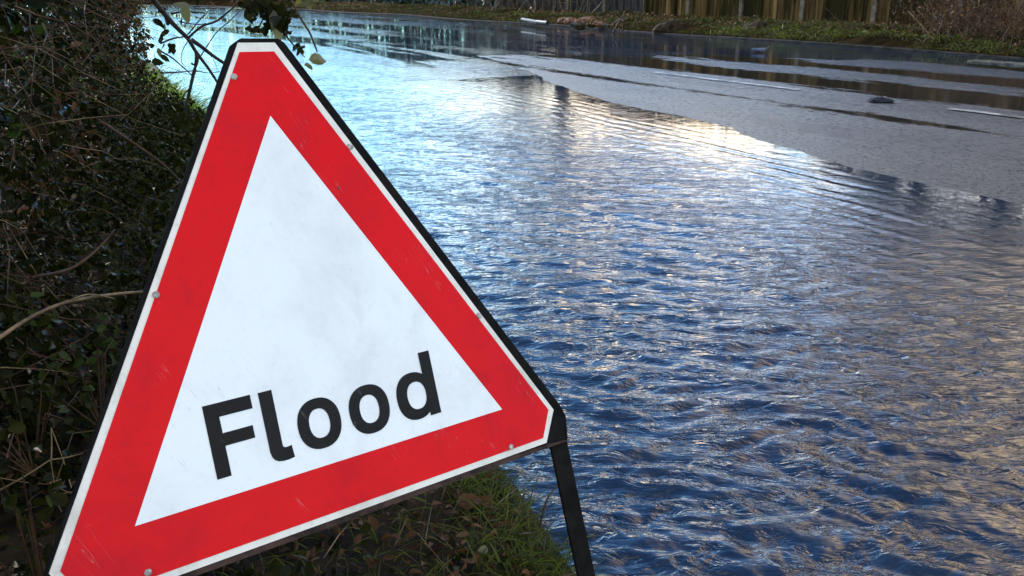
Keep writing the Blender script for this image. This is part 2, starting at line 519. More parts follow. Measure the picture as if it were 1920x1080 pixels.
def fence_mat():
    m, t, out = new_mat('weathered_fence_wood')
    uv = t.n('ShaderNodeTexCoord').outputs['Object']
    rnd = t.n('ShaderNodeNewGeometry').outputs['Random Per Island']
    g = t.noise(t.mapping(uv, (14, 14, 1.2)), 1.0, 5.0, 0.65)
    tan = t.mix(rnd, c4_(0.055, 0.030, 0.010), c4_(0.15, 0.088, 0.034))
    col = t.mix(t.step(g, 0.35, 0.7), tan, c4_(0.020, 0.011, 0.004))
    mo = t.noise(t.mapping(uv, (1.3, 1.3, 0.22)), 1.0, 4.0, 0.6)
    col = t.mix(t.step(mo, 0.46, 0.56, 0.0, 0.9), col, c4_(0.012, 0.010, 0.004))
    bn = t.n('ShaderNodeBump', None, Strength=0.5, Distance=0.006, Height=g)
    pbsdf(t, out, Base_Color=col, Roughness=0.9, Specular_IOR_Level=0.0, Normal=bn.outputs[0])
    return m


M['fence'] = fence_mat()
M['fence_grey'] = plain_mat('slate_grey_fence_wood', (0.014, 0.013, 0.012), (0.045, 0.038, 0.032), 3, 0.9, 0.3, (6, 6, 0.7), spec=0.0)
M['bank'] = plain_mat('far_bank_earth', (0.009, 0.006, 0.003), (0.026, 0.018, 0.008), 1.6, 1.0, 0.8, bscale=14, spec=0.0)
M['kerb'] = plain_mat('wet_concrete', (0.02, 0.02, 0.017), (0.085, 0.08, 0.068), 9, 0.8, 0.6, spec=0.1)
M['kerb_wet'] = plain_mat('muddy_wet_kerb', (0.008, 0.007, 0.006), (0.03, 0.026, 0.022), 4, 0.8, 0.4, spec=0.05)
M['rubble_o'] = plain_mat('orange_rubble', (0.07, 0.028, 0.013), (0.22, 0.10, 0.044), 9, 0.8, 0.6)
M['plastic_w'] = plain_mat('white_plastic', (0.06, 0.065, 0.07), (0.20, 0.21, 0.22), 10, 0.6, spec=0.05)
M['plastic_b'] = plain_mat('blue_plastic', (0.03, 0.05, 0.12), (0.08, 0.11, 0.2), 10, 0.5)
M['plastic_k'] = plain_mat('dark_plastic', (0.005, 0.005, 0.006), (0.02, 0.02, 0.023), 10, 0.5, spec=0.1)


# ------------------------------------------------------------------ road, water, verges
def grid(us, vs, zf, name, mat, kind='structure', smooth=True, extra=None):
    uu, vv = np.meshgrid(us, vs, indexing='ij')
    x, y = W(uu, vv)
    z = zf(uu, vv)
    n, m = uu.shape
    i = np.arange(n * m).reshape(n, m)
    f = np.stack([i[:-1, :-1], i[1:, :-1], i[1:, 1:], i[:-1, 1:]], -1).reshape(-1, 4)
    f = f[:, ::-1]
    o = mesh_np(name, np.stack([x, y, z], -1).reshape(-1, 3), f, mat, smooth=smooth, uv=np.stack([uu, vv], -1).reshape(-1, 2))
    props(o, kind=kind)
    return o


us = np.concatenate([np.arange(-12, 14, 0.08), np.arange(14, 40, 0.4), np.arange(40, 66, 1.0)])
road = grid(us, np.concatenate([np.arange(0.3, 4.0, 0.15), np.arange(4.0, 6.2, 0.05), np.arange(6.2, 12.46, 0.1)]),
            lambda u, v: road_z(u, v) + 0.006 * (fbm(u * 0.6, v * 1.6) - 0.47) + 0.0012 * (fbm(u * 7, v * 9, 3) - 0.45), 'road', M['road'])

# the flood: a fine grid, denser near the verge where one stands
az_ = np.radians(np.arange(-60, 76, 0.11))
rr = [0.55]
while rr[-1] < 90:
    rr.append(rr[-1] * 1.0052)
rr = np.array(rr)
RR, AA = np.meshgrid(rr, az_, indexing='ij')
X, Y = RR * np.sin(AA), RR * np.cos(AA)
uu, vv = UVof(X, Y)
depth = -road_z(uu, vv)
shoal = np.clip((depth + 0.002) / 0.05, 0.0, 1.0)
ampf = 0.03 + 0.97 * shoal ** 1.4
Z = np.zeros_like(X)
wr = np.random.default_rng(21)
wx = X + 0.18 * (fbm(X * 1.3, Y * 1.3, 3) - 0.45) * 2 + 0.05 * (fbm(X * 5.1, Y * 5.1, 3) - 0.45) * 2
wy = Y + 0.18 * (fbm(X * 1.3 + 40, Y * 1.3 + 11, 3) - 0.45) * 2 + 0.05 * (fbm(X * 5.1 + 7, Y * 5.1, 3) - 0.45) * 2
NW = 44
for k in range(NW):
    L = 0.034 * (0.24 / 0.034) ** (k / (NW - 1))
    ang = wr.normal(0.28, 0.55)
    kx, ky = math.sin(ang) * 2 * math.pi / L, math.cos(ang) * 2 * math.pi / L
    a = 0.036 * math.sqrt(2) * L / (2 * math.pi) * (1.08 if L < 0.10 else 0.50)
    ph = kx * wx + ky * wy + wr.uniform(0, 6.28)
    fade = np.clip(L / (RR * 0.0052 * 3.0) - 1.0, 0, 1)
    mod = 0.45 + 1.1 * vnoise(X * 0.9 / math.sqrt(L) + 3 * k, Y * 0.9 / math.sqrt(L) - 5 * k)
    s = np.sin(ph)
    Z += a * fade * mod * (s + 0.22 * np.sin(2 * ph + 1.57))
Z *= ampf * np.interp(RR, [0, 3, 7, 15, 40], [1.15, 1.0, 0.8, 0.45, 0.25])
zone = np.clip((depth - 0.001) / 0.006, 0, 1) * np.clip((0.05 - depth) / 0.03, 0, 1) * np.clip((9 - uu) / 3, 0, 1)
for L, s_, o_ in ((0.085, 0.050, 0.0), (0.13, 0.04, 1.0), (0.06, 0.03, 2.2)):
    Z += zone * s_ * L / (2 * math.pi) * np.sin(2 * math.pi * (vv + 0.10 * uu * (o_ - 1) * 0.4 + 0.25 * fbm(uu * 0.7 + o_, vv * 1.5, 3)) / L) * (0.3 + 1.2 * vnoise(uu * 1.2 + 9 * o_, vv * 3.0))
n, m_ = X.shape
i = np.arange(n * m_).reshape(n, m_)
f = np.stack([i[:-1, :-1], i[:-1, 1:], i[1:, 1:], i[1:, :-1]], -1).reshape(-1, 4)
keep = ((depth > -0.03) & (vv > 0.35) & (vv < 12.7)).ravel()
kf = keep[f].all(1)
f = f[kf][:, ::-1]
amp_attr = (1 - np.interp(vv, [4.8, 6.3], [0, .78]) * np.interp(uu, [17, 27], [1, .1])) * (0.04 + 0.96 * np.where(uu < 9, shoal ** 1.2, 1)) * np.interp(RR, [0, 4, 9, 20, 60], [0.9, 0.85, 0.72, 0.66, 0.6])
far_attr = np.interp(uu, [7.0, 11.0], [0, 1]) * np.interp(vv, [2.6, 4.5], [0, 1])
used, inv = np.unique(f, return_inverse=True)
pts = np.stack([X, Y, Z], -1).reshape(-1, 3)[used]
water = mesh_np('water', pts, inv.reshape(-1, 4), M['water'], smooth=True, uv=np.stack([uu, vv], -1).reshape(-1, 2)[used],
                attrs=dict(amp=amp_attr.ravel()[used], far=far_attr.ravel()[used]))
props(water, kind='structure')

vs_l = np.concatenate([-np.geomspace(14, 1.2, 24), np.arange(-1.15, 0.2, 0.06), np.arange(0.2, 2.2, 0.025)])
us_l = np.concatenate([np.arange(-6, 0, 0.25), np.arange(0, 4, 0.025), np.arange(4, 14, 0.08), np.arange(14, 40, 0.5), np.arange(40, 66, 1.5)])
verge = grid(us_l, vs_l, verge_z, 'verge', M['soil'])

KV = 12.45                                              # far kerb line


def far_z(u, v):
    d = v - KV
    z = np.interp(d, [-0.3, 0.0, 0.001, 0.13, 0.5, 1.4, 3.0, 8, 60], [-.2, -.02, .0, .02, .12, .20, .22, .22, .25])
    return z + np.where(d > 0.13, 0.24 * (fbm(u * 1.1, v * 1.4) - 0.45) * np.clip((d - 0.13) / 0.6, 0, 1), 0)


far_bank = grid(np.concatenate([np.arange(-14, 30, 0.12), np.arange(30, 66, 0.6)]),
                np.concatenate([[KV + 0.13], np.arange(KV + 0.2, KV + 4.2, 0.12), np.geomspace(KV + 4.3, KV + 60, 14)]), far_z, 'far_verge', M['bank'])
g0 = MB()
uk = np.arange(-12, 60, 0.9)
prof = [(0.0, -0.15), (0.0, 0.012), (0.02, 0.022), (0.125, 0.025), (0.125, -0.1)]
kv = []
for u in np.arange(-12, 58, 0.5):
    for dv, z in prof:
        x, y = W(u, KV + dv)
        kv.append((x, y, z + 0.014 * math.sin(u * 0.7)))
nk = len(prof)
kf_ = [[a * nk + b, a * nk + b + 1, (a + 1) * nk + b + 1, (a + 1) * nk + b] for a in range(len(kv) // nk - 1) for b in range(nk - 1)]
kerb = mesh_np('kerb', np.array(kv), kf_, M['kerb_wet'])
props(kerb, kind='structure')
# land beyond everything, to the horizon
gv = [(-900, -900, -0.6), (900, -900, -0.6), (900, 900, -0.6), (-900, 900, -0.6)]
land = mesh_np('ground', np.array(gv, float), [[0, 1, 2, 3]], M['bank'])
props(land, kind='structure')

# painted centre line dashes
for ua, ub in ((1.0, 4.66), (6.28, 8.5), (-4.2, -1.1)):
    un = np.linspace(ua, ub, 40)
    vt = []
    for u in un:
        for v in (6.66, 6.76):
            x, y = W(u, v + 0.006 * math.sin(u * 9))
            vt.append((x, y, float(road_z(u, 6.7)) + 0.0075))
    o = mesh_np('road_marking', np.array(vt), [[2 * a, 2 * a + 2, 2 * a + 3, 2 * a + 1][::-1] for a in range(39)], M['paint'])
    props(o, kind='structure')

# ------------------------------------------------------------------ the flood sign
SS = 0.5
RT = Matrix(((1, 0, 0), (0, CP, SP), (0, -SP, CP)))
so = Vector((-0.20838053, 0.99365786, -0.55599378 + CAM_H))
ex = Vector((0.77550921, 0.63040779, -0.03422694)); ey = Vector((-0.20643298, 0.30443491, 0.92989505))
ex.normalize(); ey = (ey - ex * ey.dot(ex)).normalized(); en = ex.cross(ey)


def sg(x, y, d=0.0):
    """sign coordinates (inner triangle side = 1) and metres in front of the face -> world"""
    return so + (ex * x + ey * y) * SS + en * d


base_pt = sg(0.0, -0.78)
sign = empty('flood_sign', (base_pt.x, base_pt.y, 0.05),
             'red and white triangular warning sign reading Flood on a black folding frame', 'road sign')


def prism(mb, outline, d0, d1, holes=None):
    n = len(outline)
    v = [sg(x, y, d1) for x, y in outline] + [sg(x, y, d0) for x, y in outline]
    f = [list(range(n)), list(range(2 * n - 1, n - 1, -1))]
    for k in range(n):
        f.append([k, n + k, n + (k + 1) % n, (k + 1) % n][::1])
    mb.add(v, f)


def ring(mb, outer, inner, d0, d1):
    n = len(outer)
    v = [sg(x, y, d1) for x, y in outer] + [sg(x, y, d1) for x, y in inner] + [sg(x, y, d0) for x, y in outer] + [sg(x, y, d0) for x, y in inner]
    f = []
    for k in range(n):
        j = (k + 1) % n
        f.append([k, j, n + j, n + k]); f.append([2 * n + k, 3 * n + k, 3 * n + j, 2 * n + j])
        f.append([k, 2 * n + k, 2 * n + j, j]); f.append([n + k, n + j, 3 * n + j, 3 * n + k])
    mb.add(v, f)


plate = [(-0.6313, -0.1324), (0.6313, -0.1324), (0.6817, -0.0476), (0.0536, 1.0505), (-0.0421, 1.0503), (-0.6756, -0.0396)]
redo = [(-0.6170, -0.1165), (0.6217, -0.1157), (0.6619, -0.0425), (0.0457, 1.0275), (-0.0442, 1.0268), (-0.6556, -0.0414)]
tri = [(-0.5, 0.0), (0.5, 0.0), (0.0, 0.866)]
frame_o = [(-0.640, -0.1435), (0.718, -0.1449), (0.7285, -0.078), (0.716, -0.042), (0.0838, 1.0527), (0.068, 1.0640), (-0.030, 1.0638), (-0.0567, 1.0490), (-0.6835, -0.0420)]
frame_i = [(-0.628, -0.129), (0.628, -0.129), (0.670, -0.085), (0.676, -0.0476), (0.0536, 1.044), (0.04, 1.046), (-0.03, 1.046), (-0.041, 1.0443), (-0.670, -0.0396)]


mb = MB(); prism(mb, plate, -0.004, 0.0)
pl = mb.build('sign_plate', M['white_dirty'], sign)
pl['label'] = 'grubby white margin and back plate of the sign'
# red border: quads between outline and inner triangle, 0.6 mm proud
mb = MB()
ro = [redo[0], redo[1], redo[2], redo[3], redo[4], redo[5]]
v2 = [sg(x, y, 0.0008) for x, y in ro] + [sg(x, y, 0.0008) for x, y in tri]
mb.add(v2, [[0, 1, 7, 6], [1, 2, 7], [2, 3, 8, 7], [3, 4, 8], [4, 5, 6, 8], [5, 0, 6]])
mb.build('red_border', M['red'], pl)
mb = MB(); mb.add([sg(x, y, 0.0011) for x, y in tri], [[0, 1, 2]])
mb.build('white_panel', M['white'], pl)


# lettering
def poly(mb, pts, d=0.0018):
    mb.add([sg(x, y, d) for x, y in pts], [list(range(len(pts)))])


def sell(cx, cy, rx, ry, n=40, p=2.25):
    out = []
    for k in range(n):
        a = 2 * math.pi * k / n
        c, s = math.cos(a), math.sin(a)
        out.append((cx + rx * math.copysign(abs(c) ** (2 / p), c), cy + ry * math.copysign(abs(s) ** (2 / p), s)))
    return out


def annulus(mb, o, i_, d=0.0018):
    n = len(o)
    v = [sg(x, y, d) for x, y in o] + [sg(x, y, d) for x, y in i_]
    mb.add(v, [[k, (k + 1) % n, n + (k + 1) % n, n + k] for k in range(n)])


def letter(ch, build):
    mb = MB(); build(mb)
    o = mb.build('letter', M['black'], pl)
    o['label'] = 'black letter ' + ch
    return o


def l_F(mb):
    x0, x1, t, b = -0.3105, -0.1970, 0.2125, 0.0437
    poly(mb, [(x0, b), (x0 + 0.0335, b), (x0 + 0.0335, t), (x0, t)])
    poly(mb, [(x0 + 0.0335, 0.1803), (x1, 0.1803), (x1, t), (x0 + 0.0335, t)])
    poly(mb, [(x0 + 0.0335, 0.1127), (-0.2052, 0.1127), (-0.2052, 0.1423), (x0 + 0.0335, 0.1423)])


def l_l(mb):
    L_ = [(-0.1777, 0.2114), (-0.1438, 0.2114)]
    R_ = [(-0.1444, 0.080), (-0.1438, 0.0745), (-0.1405, 0.0715), (-0.135, 0.0706), (-0.1226, 0.0722), (-0.1206, 0.0425), (-0.137, 0.0405), (-0.150, 0.0408), (-0.1615, 0.0432), (-0.170, 0.0485), (-0.1752, 0.0565), (-0.1777, 0.0685)]
    poly(mb, [L_[0], *R_[::-1], L_[1]] if False else [L_[1], L_[0]] + R_[::-1])


def l_o(cx):
    def b(mb):
        annulus(mb, sell(cx, 0.1035, 0.0572, 0.0618), sell(cx, 0.1036, 0.0272, 0.0358))
    return b


def l_d(mb):
    annulus(mb, sell(0.2345, 0.1035, 0.0548, 0.0622), sell(0.2405, 0.1036, 0.0285, 0.0358))
    poly(mb, [(0.2692, 0.0425), (0.3028, 0.0425), (0.3028, 0.2110), (0.2692, 0.2110)], 0.0021)


letter('F', l_F); letter('l', l_l); letter('o', l_o(-0.0417)); letter('o', l_o(0.0978)); letter('d', l_d)

for rx, ry in ((-0.0715, 0.9655), (-0.3572, 0.4787), (-0.4938, -0.1030), (0.4884, 0.2705), (0.5027, -0.1086), (0.2000, 0.7735)):
    mb = MB()
    R_ = 0.0041
    vs = []
    for (r, d) in ((R_, 0.0012), (R_ * 0.92, 0.0028), (R_ * 0.5, 0.0040)):
        for k in range(14):
            a = 2 * math.pi * k / 14
            vs.append(sg(rx, ry, d) + ex * (r * math.cos(a)) + ey * (r * math.sin(a)))
    fs = [[a * 14 + k, a * 14 + (k + 1) % 14, (a + 1) * 14 + (k + 1) % 14, (a + 1) * 14 + k] for a in range(2) for k in range(14)]
    fs.append([28 + k for k in range(14)])
    mb.add(vs, fs)
    mb.build('rivet', M['rivet'], pl, smooth=False)

mb = MB(); ring(mb, frame_o, frame_i, -0.013, -0.0025)
frm = mb.build('frame', M['steel'], sign)
mod = frm.modifiers.new('bevel', 'BEVEL'); mod.width = 0.003; mod.segments = 2; mod.limit_method = 'ANGLE'
mb = MB(); prism(mb, [(-0.630, -0.1465), (0.7205, -0.1485), (0.7205, -0.1462), (0.632, -0.1375), (0.40, -0.1328), (-0.625, -0.1328)], -0.016, -0.0008)
mb.build('bottom_rail', M['rust'], sign)


def gz(p):
    u, v = UVof(p.x, p.y)
    return float(verge_z(np.array([u]), np.array([v]))[0])


def bar(mb, p0, p1, side, w, depth):
    p0, p1 = Vector(p0), Vector(p1)
    t = (p1 - p0).normalized(); s = Vector(side); s = (s - t * s.dot(t)).normalized(); nn = t.cross(s)
    mb.box((p0 + p1) / 2, t, s, nn, (p1 - p0).length / 2, w / 2, depth / 2)


for sgn, x0 in ((1, 0.6960), (-1, -0.6400)):
    mb = MB()
    top = sg(x0, -0.1510, -0.015)
    k = -0.1510
    while True:
        p = sg(x0, k, -0.015)
        if p.z < max(gz(p), -0.05) - 0.02 or k < -1.2:
            break
        k -= 0.01
    bar(mb, top, p, ex, 0.0315, 0.006)
    o = mb.build('leg', M['steel'], sign)
    mod = o.modifiers.new('bevel', 'BEVEL'); mod.width = 0.0015; mod.segments = 2
# folding stand behind
hz = sg(-0.05, 0.86, -0.040)
for x0 in (-0.5,):
    mb = MB()
    hn = Vector((en.x, en.y, 0)).normalized()
    foot = sg(-0.50, -0.55, -0.04) - hn * 0.30
    foot.z = gz(foot) - 0.02
    bar(mb, hz, foot, ex, 0.03, 0.02)
    mb.build('rear_leg', M['steel'], sign)

# ------------------------------------------------------------------ left hedge


def hedge_face(u):
    return -0.47 + 0.205 * np.clip(u, -3, 8.3)


hb = (W(3.0, -0.6)[0], W(3.0, -0.6)[1], 0.1)
hedge = empty('ivy_hedge', hb, 'dark tangled ivy and bramble hedge in shade along the left verge', 'hedge')


def hedge_points(n, u0, u1, z0, z1, dep):
    u = u0 + (u1 - u0) * rng.random(n) ** 1.25
    z = z0 + (z1 - z0) * rng.random(n)
    w = rng.random(n) ** 1.5 * dep
    lump = 0.55 * (fbm(u * 1.7, z * 1.9, 3) - 0.42) + 0.25 * (fbm(u * 5.3, z * 5.0, 2) - 0.4)
    v = hedge_face(u) - w + lump - 0.10 * np.clip(0.5 - z, 0, 1)
    # sight-line side: leave the photographer's own standing room free
    x, y = W(u, v)
    g = verge_z(u, v)
    ok = (np.hypot(x, y) > 1.25) & (z > np.clip(g, 0, 2) - 0.02)
    return np.stack([x, y, z], -1)[ok]


toward = np.array([V[0], V[1], 0.35])
P1 = hedge_points(64000, 0.6, 7.8, 0.03, 1.7, 0.9)
P2 = hedge_points(9000, 0.0, 8.2, 1.5, 3.1, 1.1)
P3 = hedge_points(5000, -4.0, 1.5, 0.2, 3.0, 0.9)
P = np.concatenate([P1, P2])
dist = np.hypot(P[:, 0], P[:, 1])
sz = (0.012 + 0.040 * rng.random(len(P)) ** 2.2) * np.where(P[:, 2] > 1.5, 2.6, 1.0)
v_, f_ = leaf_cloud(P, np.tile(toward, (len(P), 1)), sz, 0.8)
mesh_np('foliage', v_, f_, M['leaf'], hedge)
P = hedge_points(2400, 0.8, 8.5, 0.05, 1.3, 0.45)
v_, f_ = leaf_cloud(P, np.tile(toward, (len(P), 1)), rng.uniform(0.018, 0.042, len(P)), 0.8)
o = mesh_np('pale_foliage', v_, f_, M['leaf_light'], hedge); o['label'] = 'lighter green young leaves scattered over the hedge'
P = hedge_points(14000, 0.8, 8.5, 0.05, 1.3, 0.6)
P = P[(fbm(P[:, 0] * 2.2 + 9, P[:, 2] * 2.6, 3) > 0.43)]
v_, f_ = leaf_cloud(P, np.tile(toward, (len(P), 1)), rng.uniform(0.02, 0.05, len(P)), 0.6, 0.5)
o = mesh_np('dead_foliage', v_, f_, M['leaf_brown'], hedge); o['label'] = 'brown dead leaves caught in the hedge'


def twigs(mb, n, u0, u1, z0, z1, rad, length, dep=0.35):
    pts = hedge_points(n, u0, u1, z0, z1, dep)
    for p in pts:
        d = Vector(rng.normal(0, 1, 3) * np.array([1, 1, 0.8])); d.normalize()
        L = length * rng.uniform(0.4, 1.3)
        q = Vector(p); line = [q]
        for k in range(5):
            d = (d + Vector(rng.normal(0, 0.22, 3)) + Vector((0, 0, -0.05))).normalized()
            q = q + d * (L / 5); line.append(q)
        if min(math.hypot(a.x, a.y) for a in line) < 1.6:
            continue
        r = rad * rng.uniform(0.5, 1.4)
        mb.tube(line, [r * (1 - 0.14 * k) for k in range(6)], 4)


n = 15000
u = 1.7 + 5.6 * rng.random(n) ** 1.2; fr = rng.random(n); v = hedge_face(u) - .15 + (edge_v(u) - hedge_face(u) + .02) * fr
x, y = W(u, v); hz_ = verge_z(u, v) + rng.random(n) ** 1.5 * (.50 - .36 * fr) * (.4 + 1.2 * vnoise(u * 3.1, v * 3.1))
P = np.stack([x, y, hz_], -1)
v_, f_ = leaf_cloud(P, np.tile(toward, (n, 1)), rng.uniform(0.012, 0.034, n), 0.75)
n2 = 3600
u = rng.uniform(.9, 2.4, n2); v = -.75 + 1.15 * rng.random(n2)
x, y = W(u, v)
P2_ = np.stack([x, y, verge_z(u, v) + rng.random(n2) ** 2 * .16], -1)
v2_, f2_ = leaf_cloud(P2_, np.tile([.2, -.3, 1.0], (n2, 1)), rng.uniform(.010, .030, n2), .75)
f_ = np.concatenate([f_, f2_ + len(v_)]); v_ = np.concatenate([v_, v2_])
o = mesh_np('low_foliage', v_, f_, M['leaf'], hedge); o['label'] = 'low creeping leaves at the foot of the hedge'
P = hedge_points(420, 0.9, 7.8, 0.05, 1.3, 0.2)
v_, f_ = leaf_cloud(P, np.tile(toward, (len(P), 1)), 0.014 + .03 * rng.random(len(P)) ** 2, 0.75, 0.25, 1.2)
o = mesh_np('shiny_foliage', v_, f_, M['leaf_shiny'], hedge); o['label'] = 'wet shiny leaves glinting on the outside of the hedge'
mb = MB(); twigs(mb, 1200, 0.9, 8.0, 0.05, 1.4, 0.0018, 0.45); mb.build('stem', M['twig_brown'], hedge)['kind'] = 'stuff'
mb = MB(); twigs(mb, 480, 0.9, 8.0, 0.05, 1.3, 0.0012, 0.4, 0.1)
o = mb.build('dry_stem', M['stem_dry'], hedge); o['kind'] = 'stuff'; o['label'] = 'thin straw coloured dead stems in the hedge'

# ------------------------------------------------------------------ single stems and branches on the left


def polyline(pix, dists):
    return [at(px, py, d) for (px, py), d in zip(pix, dists)]


def smooth_line(pts, sub=4):
    out = []
    n = len(pts)
    for i in range(n - 1):
        p0, p1, p2, p3 = pts[max(i - 1, 0)], pts[i], pts[i + 1], pts[min(i + 2, n - 1)]
        for k in range(sub):
            t = k / sub
            out.append(0.5 * ((2 * p1) + (p2 - p0) * t + (2 * p0 - 5 * p1 + 4 * p2 - p3) * t * t + (3 * p1 - p0 - 3 * p2 + p3) * t ** 3))
    out.append(pts[-1])
    return out


def stem_thing(name, label, cat, lines, mat, group=None, part=None):
    """lines: list of (points, r0, r1)"""
    p0 = lines[0][0][0]
    mb = MB()
    for pts, r0, r1 in lines:
        s = smooth_line(pts)
        mb.tube(s, [r0 + (r1 - r0) * k / (len(s) - 1) for k in range(len(s))], 6)
    if part is None:
        o = mb.build(name, mat, None, p0, smooth=True)
        return props(o, label, cat, group)
    e = empty(name, p0, label, cat, group)
    mb.build(part, mat, e, smooth=True)
    return e


def leaves_on(parent, pts, size, mat, name='leaf', down=0.6, aspect=0.8):
    """each leaf a mesh of its own"""
    for p, s in pts:
        P = np.array([p]); N = np.array([[rng.normal(0, .5), -0.8, 0.5]])
        v, f = leaf_cloud(P, N, np.array([s]), aspect, 0.3, 0.35, np.array([[rng.normal(0, .5), rng.normal(0, .2), -down]]))
        mesh_np(name, v, f, mat, parent)


# tan bramble stem arching out of the hedge
stem_thing('arching_bramble', 'thick straw coloured bramble stem arching out of the hedge behind the sign', 'plant stem',
           [(polyline([(-60, 680), (0, 633), (60, 594), (125, 567), (205, 553), (262, 548), (300, 548)], [1.55, 1.6, 1.65, 1.7, 1.75, 1.8, 1.85]), 0.0037, 0.0024),
            (polyline([(125, 567), (165, 552), (215, 560)], [1.7, 1.72, 1.74]), 0.002, 0.001)], M['stem_dry'])
stem_thing('arching_bramble', 'long thin brown bramble stem slanting down the middle of the hedge', 'plant stem',
           [(polyline([(185, 225), (260, 275), (310, 312), (345, 350)], [2.6, 2.6, 2.65, 2.7]), 0.004, 0.003)], M['twig_brown'])
stem_thing('arching_bramble', 'curved brown bramble stem low in the hedge above the straw coloured one', 'plant stem',
           [(polyline([(60, 520), (130, 505), (180, 470), (215, 430)], [1.9, 1.95, 2.0, 2.05]), 0.0035, 0.002)], M['twig_brown'])
# dead flower stalk, star of thin pale stems
c = [(95, 862), 1.55]
D = 1.55
st = []
for a, b, r in (((-10, 924), (95, 862), .0016), ((95, 862), (157, 849), .0013), ((96, 862), (96, 802), .0012), ((96, 802), (117, 858), .001), ((117, 858), (134, 915), .0011),
                ((0, 896), (88, 908), .0009), ((92, 905), (134, 925), .001), ((95, 862), (103, 925), .0009), ((103, 925), (134, 922), .0009), ((100, 930), (116, 960), .0008), ((92, 905), (130, 890), .0008), ((110, 915), (126, 893), .0008)):
    st.append(([at(*a, D), at((a[0] + b[0]) / 2 + 1, (a[1] + b[1]) / 2 + 2, D + 0.01), at(*b, D + rng.uniform(-.03, .03))], r, r * 0.7))
stem_thing('dead_flower_stalk', 'pale dead flower stalk with thin crossing rays beside the lower left of the sign', 'dead plant', st, M['stem_dry'])
for k in range(9):
    x0 = rng.uniform(150, 330); y0 = rng.uniform(430, 560)
    x1 = x0 + rng.uniform(-20, 90); y1 = y0 - rng.uniform(20, 90)
    if x1 > 300 - (y1 - 440) * 0.3:
        continue

# bare branch reaching out of the hedge over the water
B = 2.3
br = empty('bare_branch', at(270, -40, B), 'bare dark forked branch reaching over the water left of the sign top', 'branch')
mb = MB()
L_ = smooth_line(polyline([(262, -40), (292, 5), (325, 45), (352, 72), (366, 95), (392, 130), (412, 162)], [B] * 7))
mb.tube(L_, [0.0068 - 0.0042 * k / len(L_) for k in range(len(L_))], 7)
mb.build('limb', M['twig'], br, smooth=True)
for pix, r0 in (([(358, 74), (378, 88), (400, 105), (424, 121), (440, 132)], .0044), ([(369, 100), (368, 118), (362, 142), (357, 165), (350, 195), (344, 230)], .0042),
                ([(352, 72), (378, 50), (405, 40), (425, 25), (443, 8), (455, -10)], .0024), ([(366, 120), (385, 92), (405, 62), (430, 40), (448, 22)], .0013),
                ([(300, 95), (322, 108), (342, 125), (361, 142)], .0018), ([(300, 137), (330, 136), (362, 133), (392, 137), (412, 134)], .0014),
                ([(300, 82), (325, 72), (350, 66), (372, 40), (390, 22)], .0018), ([(320, 26), (345, 22), (385, 24)], .002), ([(357, 165), (345, 178), (338, 195)], .0016),
                ([(352, 78), (342, 95), (340, 115), (348, 125)], .0010), ([(335, 40), (352, 44), (378, 46), (386, 43)], .0014), ([(360, 212), (380, 205), (396, 198)], .0014),
                ([(390, 98), (402, 116), (408, 130)], .0007), ([(346, 228), (362, 216), (372, 214)], .0012), ([(340, 10), (352, 30), (346, 52)], .0012)):
    mb = MB(); s = smooth_line(polyline(pix, [B + rng.uniform(-.04, .06)] * len(pix)))
    mb.tube(s, [1.25 * r0 * (1 - 0.5 * k / len(s)) for k in range(len(s))], 5)
    mb.build('twig', M['twig'], br, smooth=True)
spots = [(322, 92, .028), (308, 65, .03), (313, 40, .034), (302, 75, .03), (310, 110, .024), (344, 214, .022), (362, 214, .022), (374, 216, .02), (330, 205, .03), (341, 222, .03), (360, 232, .024), (318, 200, .03),
         (320, 88, .02), (325, 97, .018), (381, 217, .016), (352, 28, .016), (340, 42, .016), (303, 20, .03), (298, 45, .032), (306, 90, .026), (328, 6, .02), (372, 6, .02), (362, 120, .01), (296, 118, .028), (352, 224, .022), (372, 222, .016), (336, 232, .026), (326, 220, .026), (348, 240, .028), (365, 245, .022)]
leaves_on(br, [(at(x, y, B + rng.uniform(-.05, .05)), q) for x, y, q in spots], None, M['leaf'])
leaves_on(br, [(at(x, y, B + rng.uniform(-.05, .05)), q) for x, y, q in ((338, 10, .04), (349, 28, .042), (327, 203, .03), (310, 55, .03), (300, 100, .026))], None, M['leaf_tan'], aspect=.6)

# ivy sprig hanging into the picture above the sign
SD = 1.9
sp = empty('ivy_sprig', at(500, -60, SD), 'leafy dark ivy sprig hanging down just above the top of the sign', 'ivy')
mb = MB()
for pix, r in (([(470, -60), (485, -10), (500, 22), (520, 45), (530, 62)], .004), ([(485, -10), (470, 12), (462, 26)], .0018), ([(500, 22), (490, 42), (482, 58)], .0018), ([(500, -30), (540, 5), (548, 30)], .0016),
               ([(520, 45), (545, 78), (560, 95), (572, 108)], .0018)):
    s = smooth_line(polyline(pix, [SD] * len(pix))); mb.tube(s, [r * (1 - .5 * k / len(s)) for k in range(len(s))], 5)
mb.build('stem', M['twig'], sp, smooth=True)
pts = []
for cx, cy, n, sx, sy, s0 in ((495, 8, 20, 24, 12, .032), (468, 26, 9, 8, 9, .022), (482, 57, 10, 11, 5, .018), (515, 32, 13, 18, 14, .034), (498, 54, 4, 4, 8, .02), (532, 50, 6, 10, 8, .04), (548, 24, 6, 8, 12, .022), (560, 90, 5, 7, 9, .018), (456, 8, 5, 8, 8, .02), (540, 62, 3, 7, 5, .02)):
    for k in range(int(n * 1.7)):
        pts.append((at(cx + rng.normal(0, sx * .6), cy + rng.normal(0, sy * .6), SD + rng.normal(0, .05)), s0 * rng.uniform(.45, 1.05)))
leaves_on(sp, pts, None, M['leaf'])
leaves_on(sp, [(at(520, 52, SD - .02), .055), (at(513, 38, SD - .03), .04)], None, M['leaf_tan'])
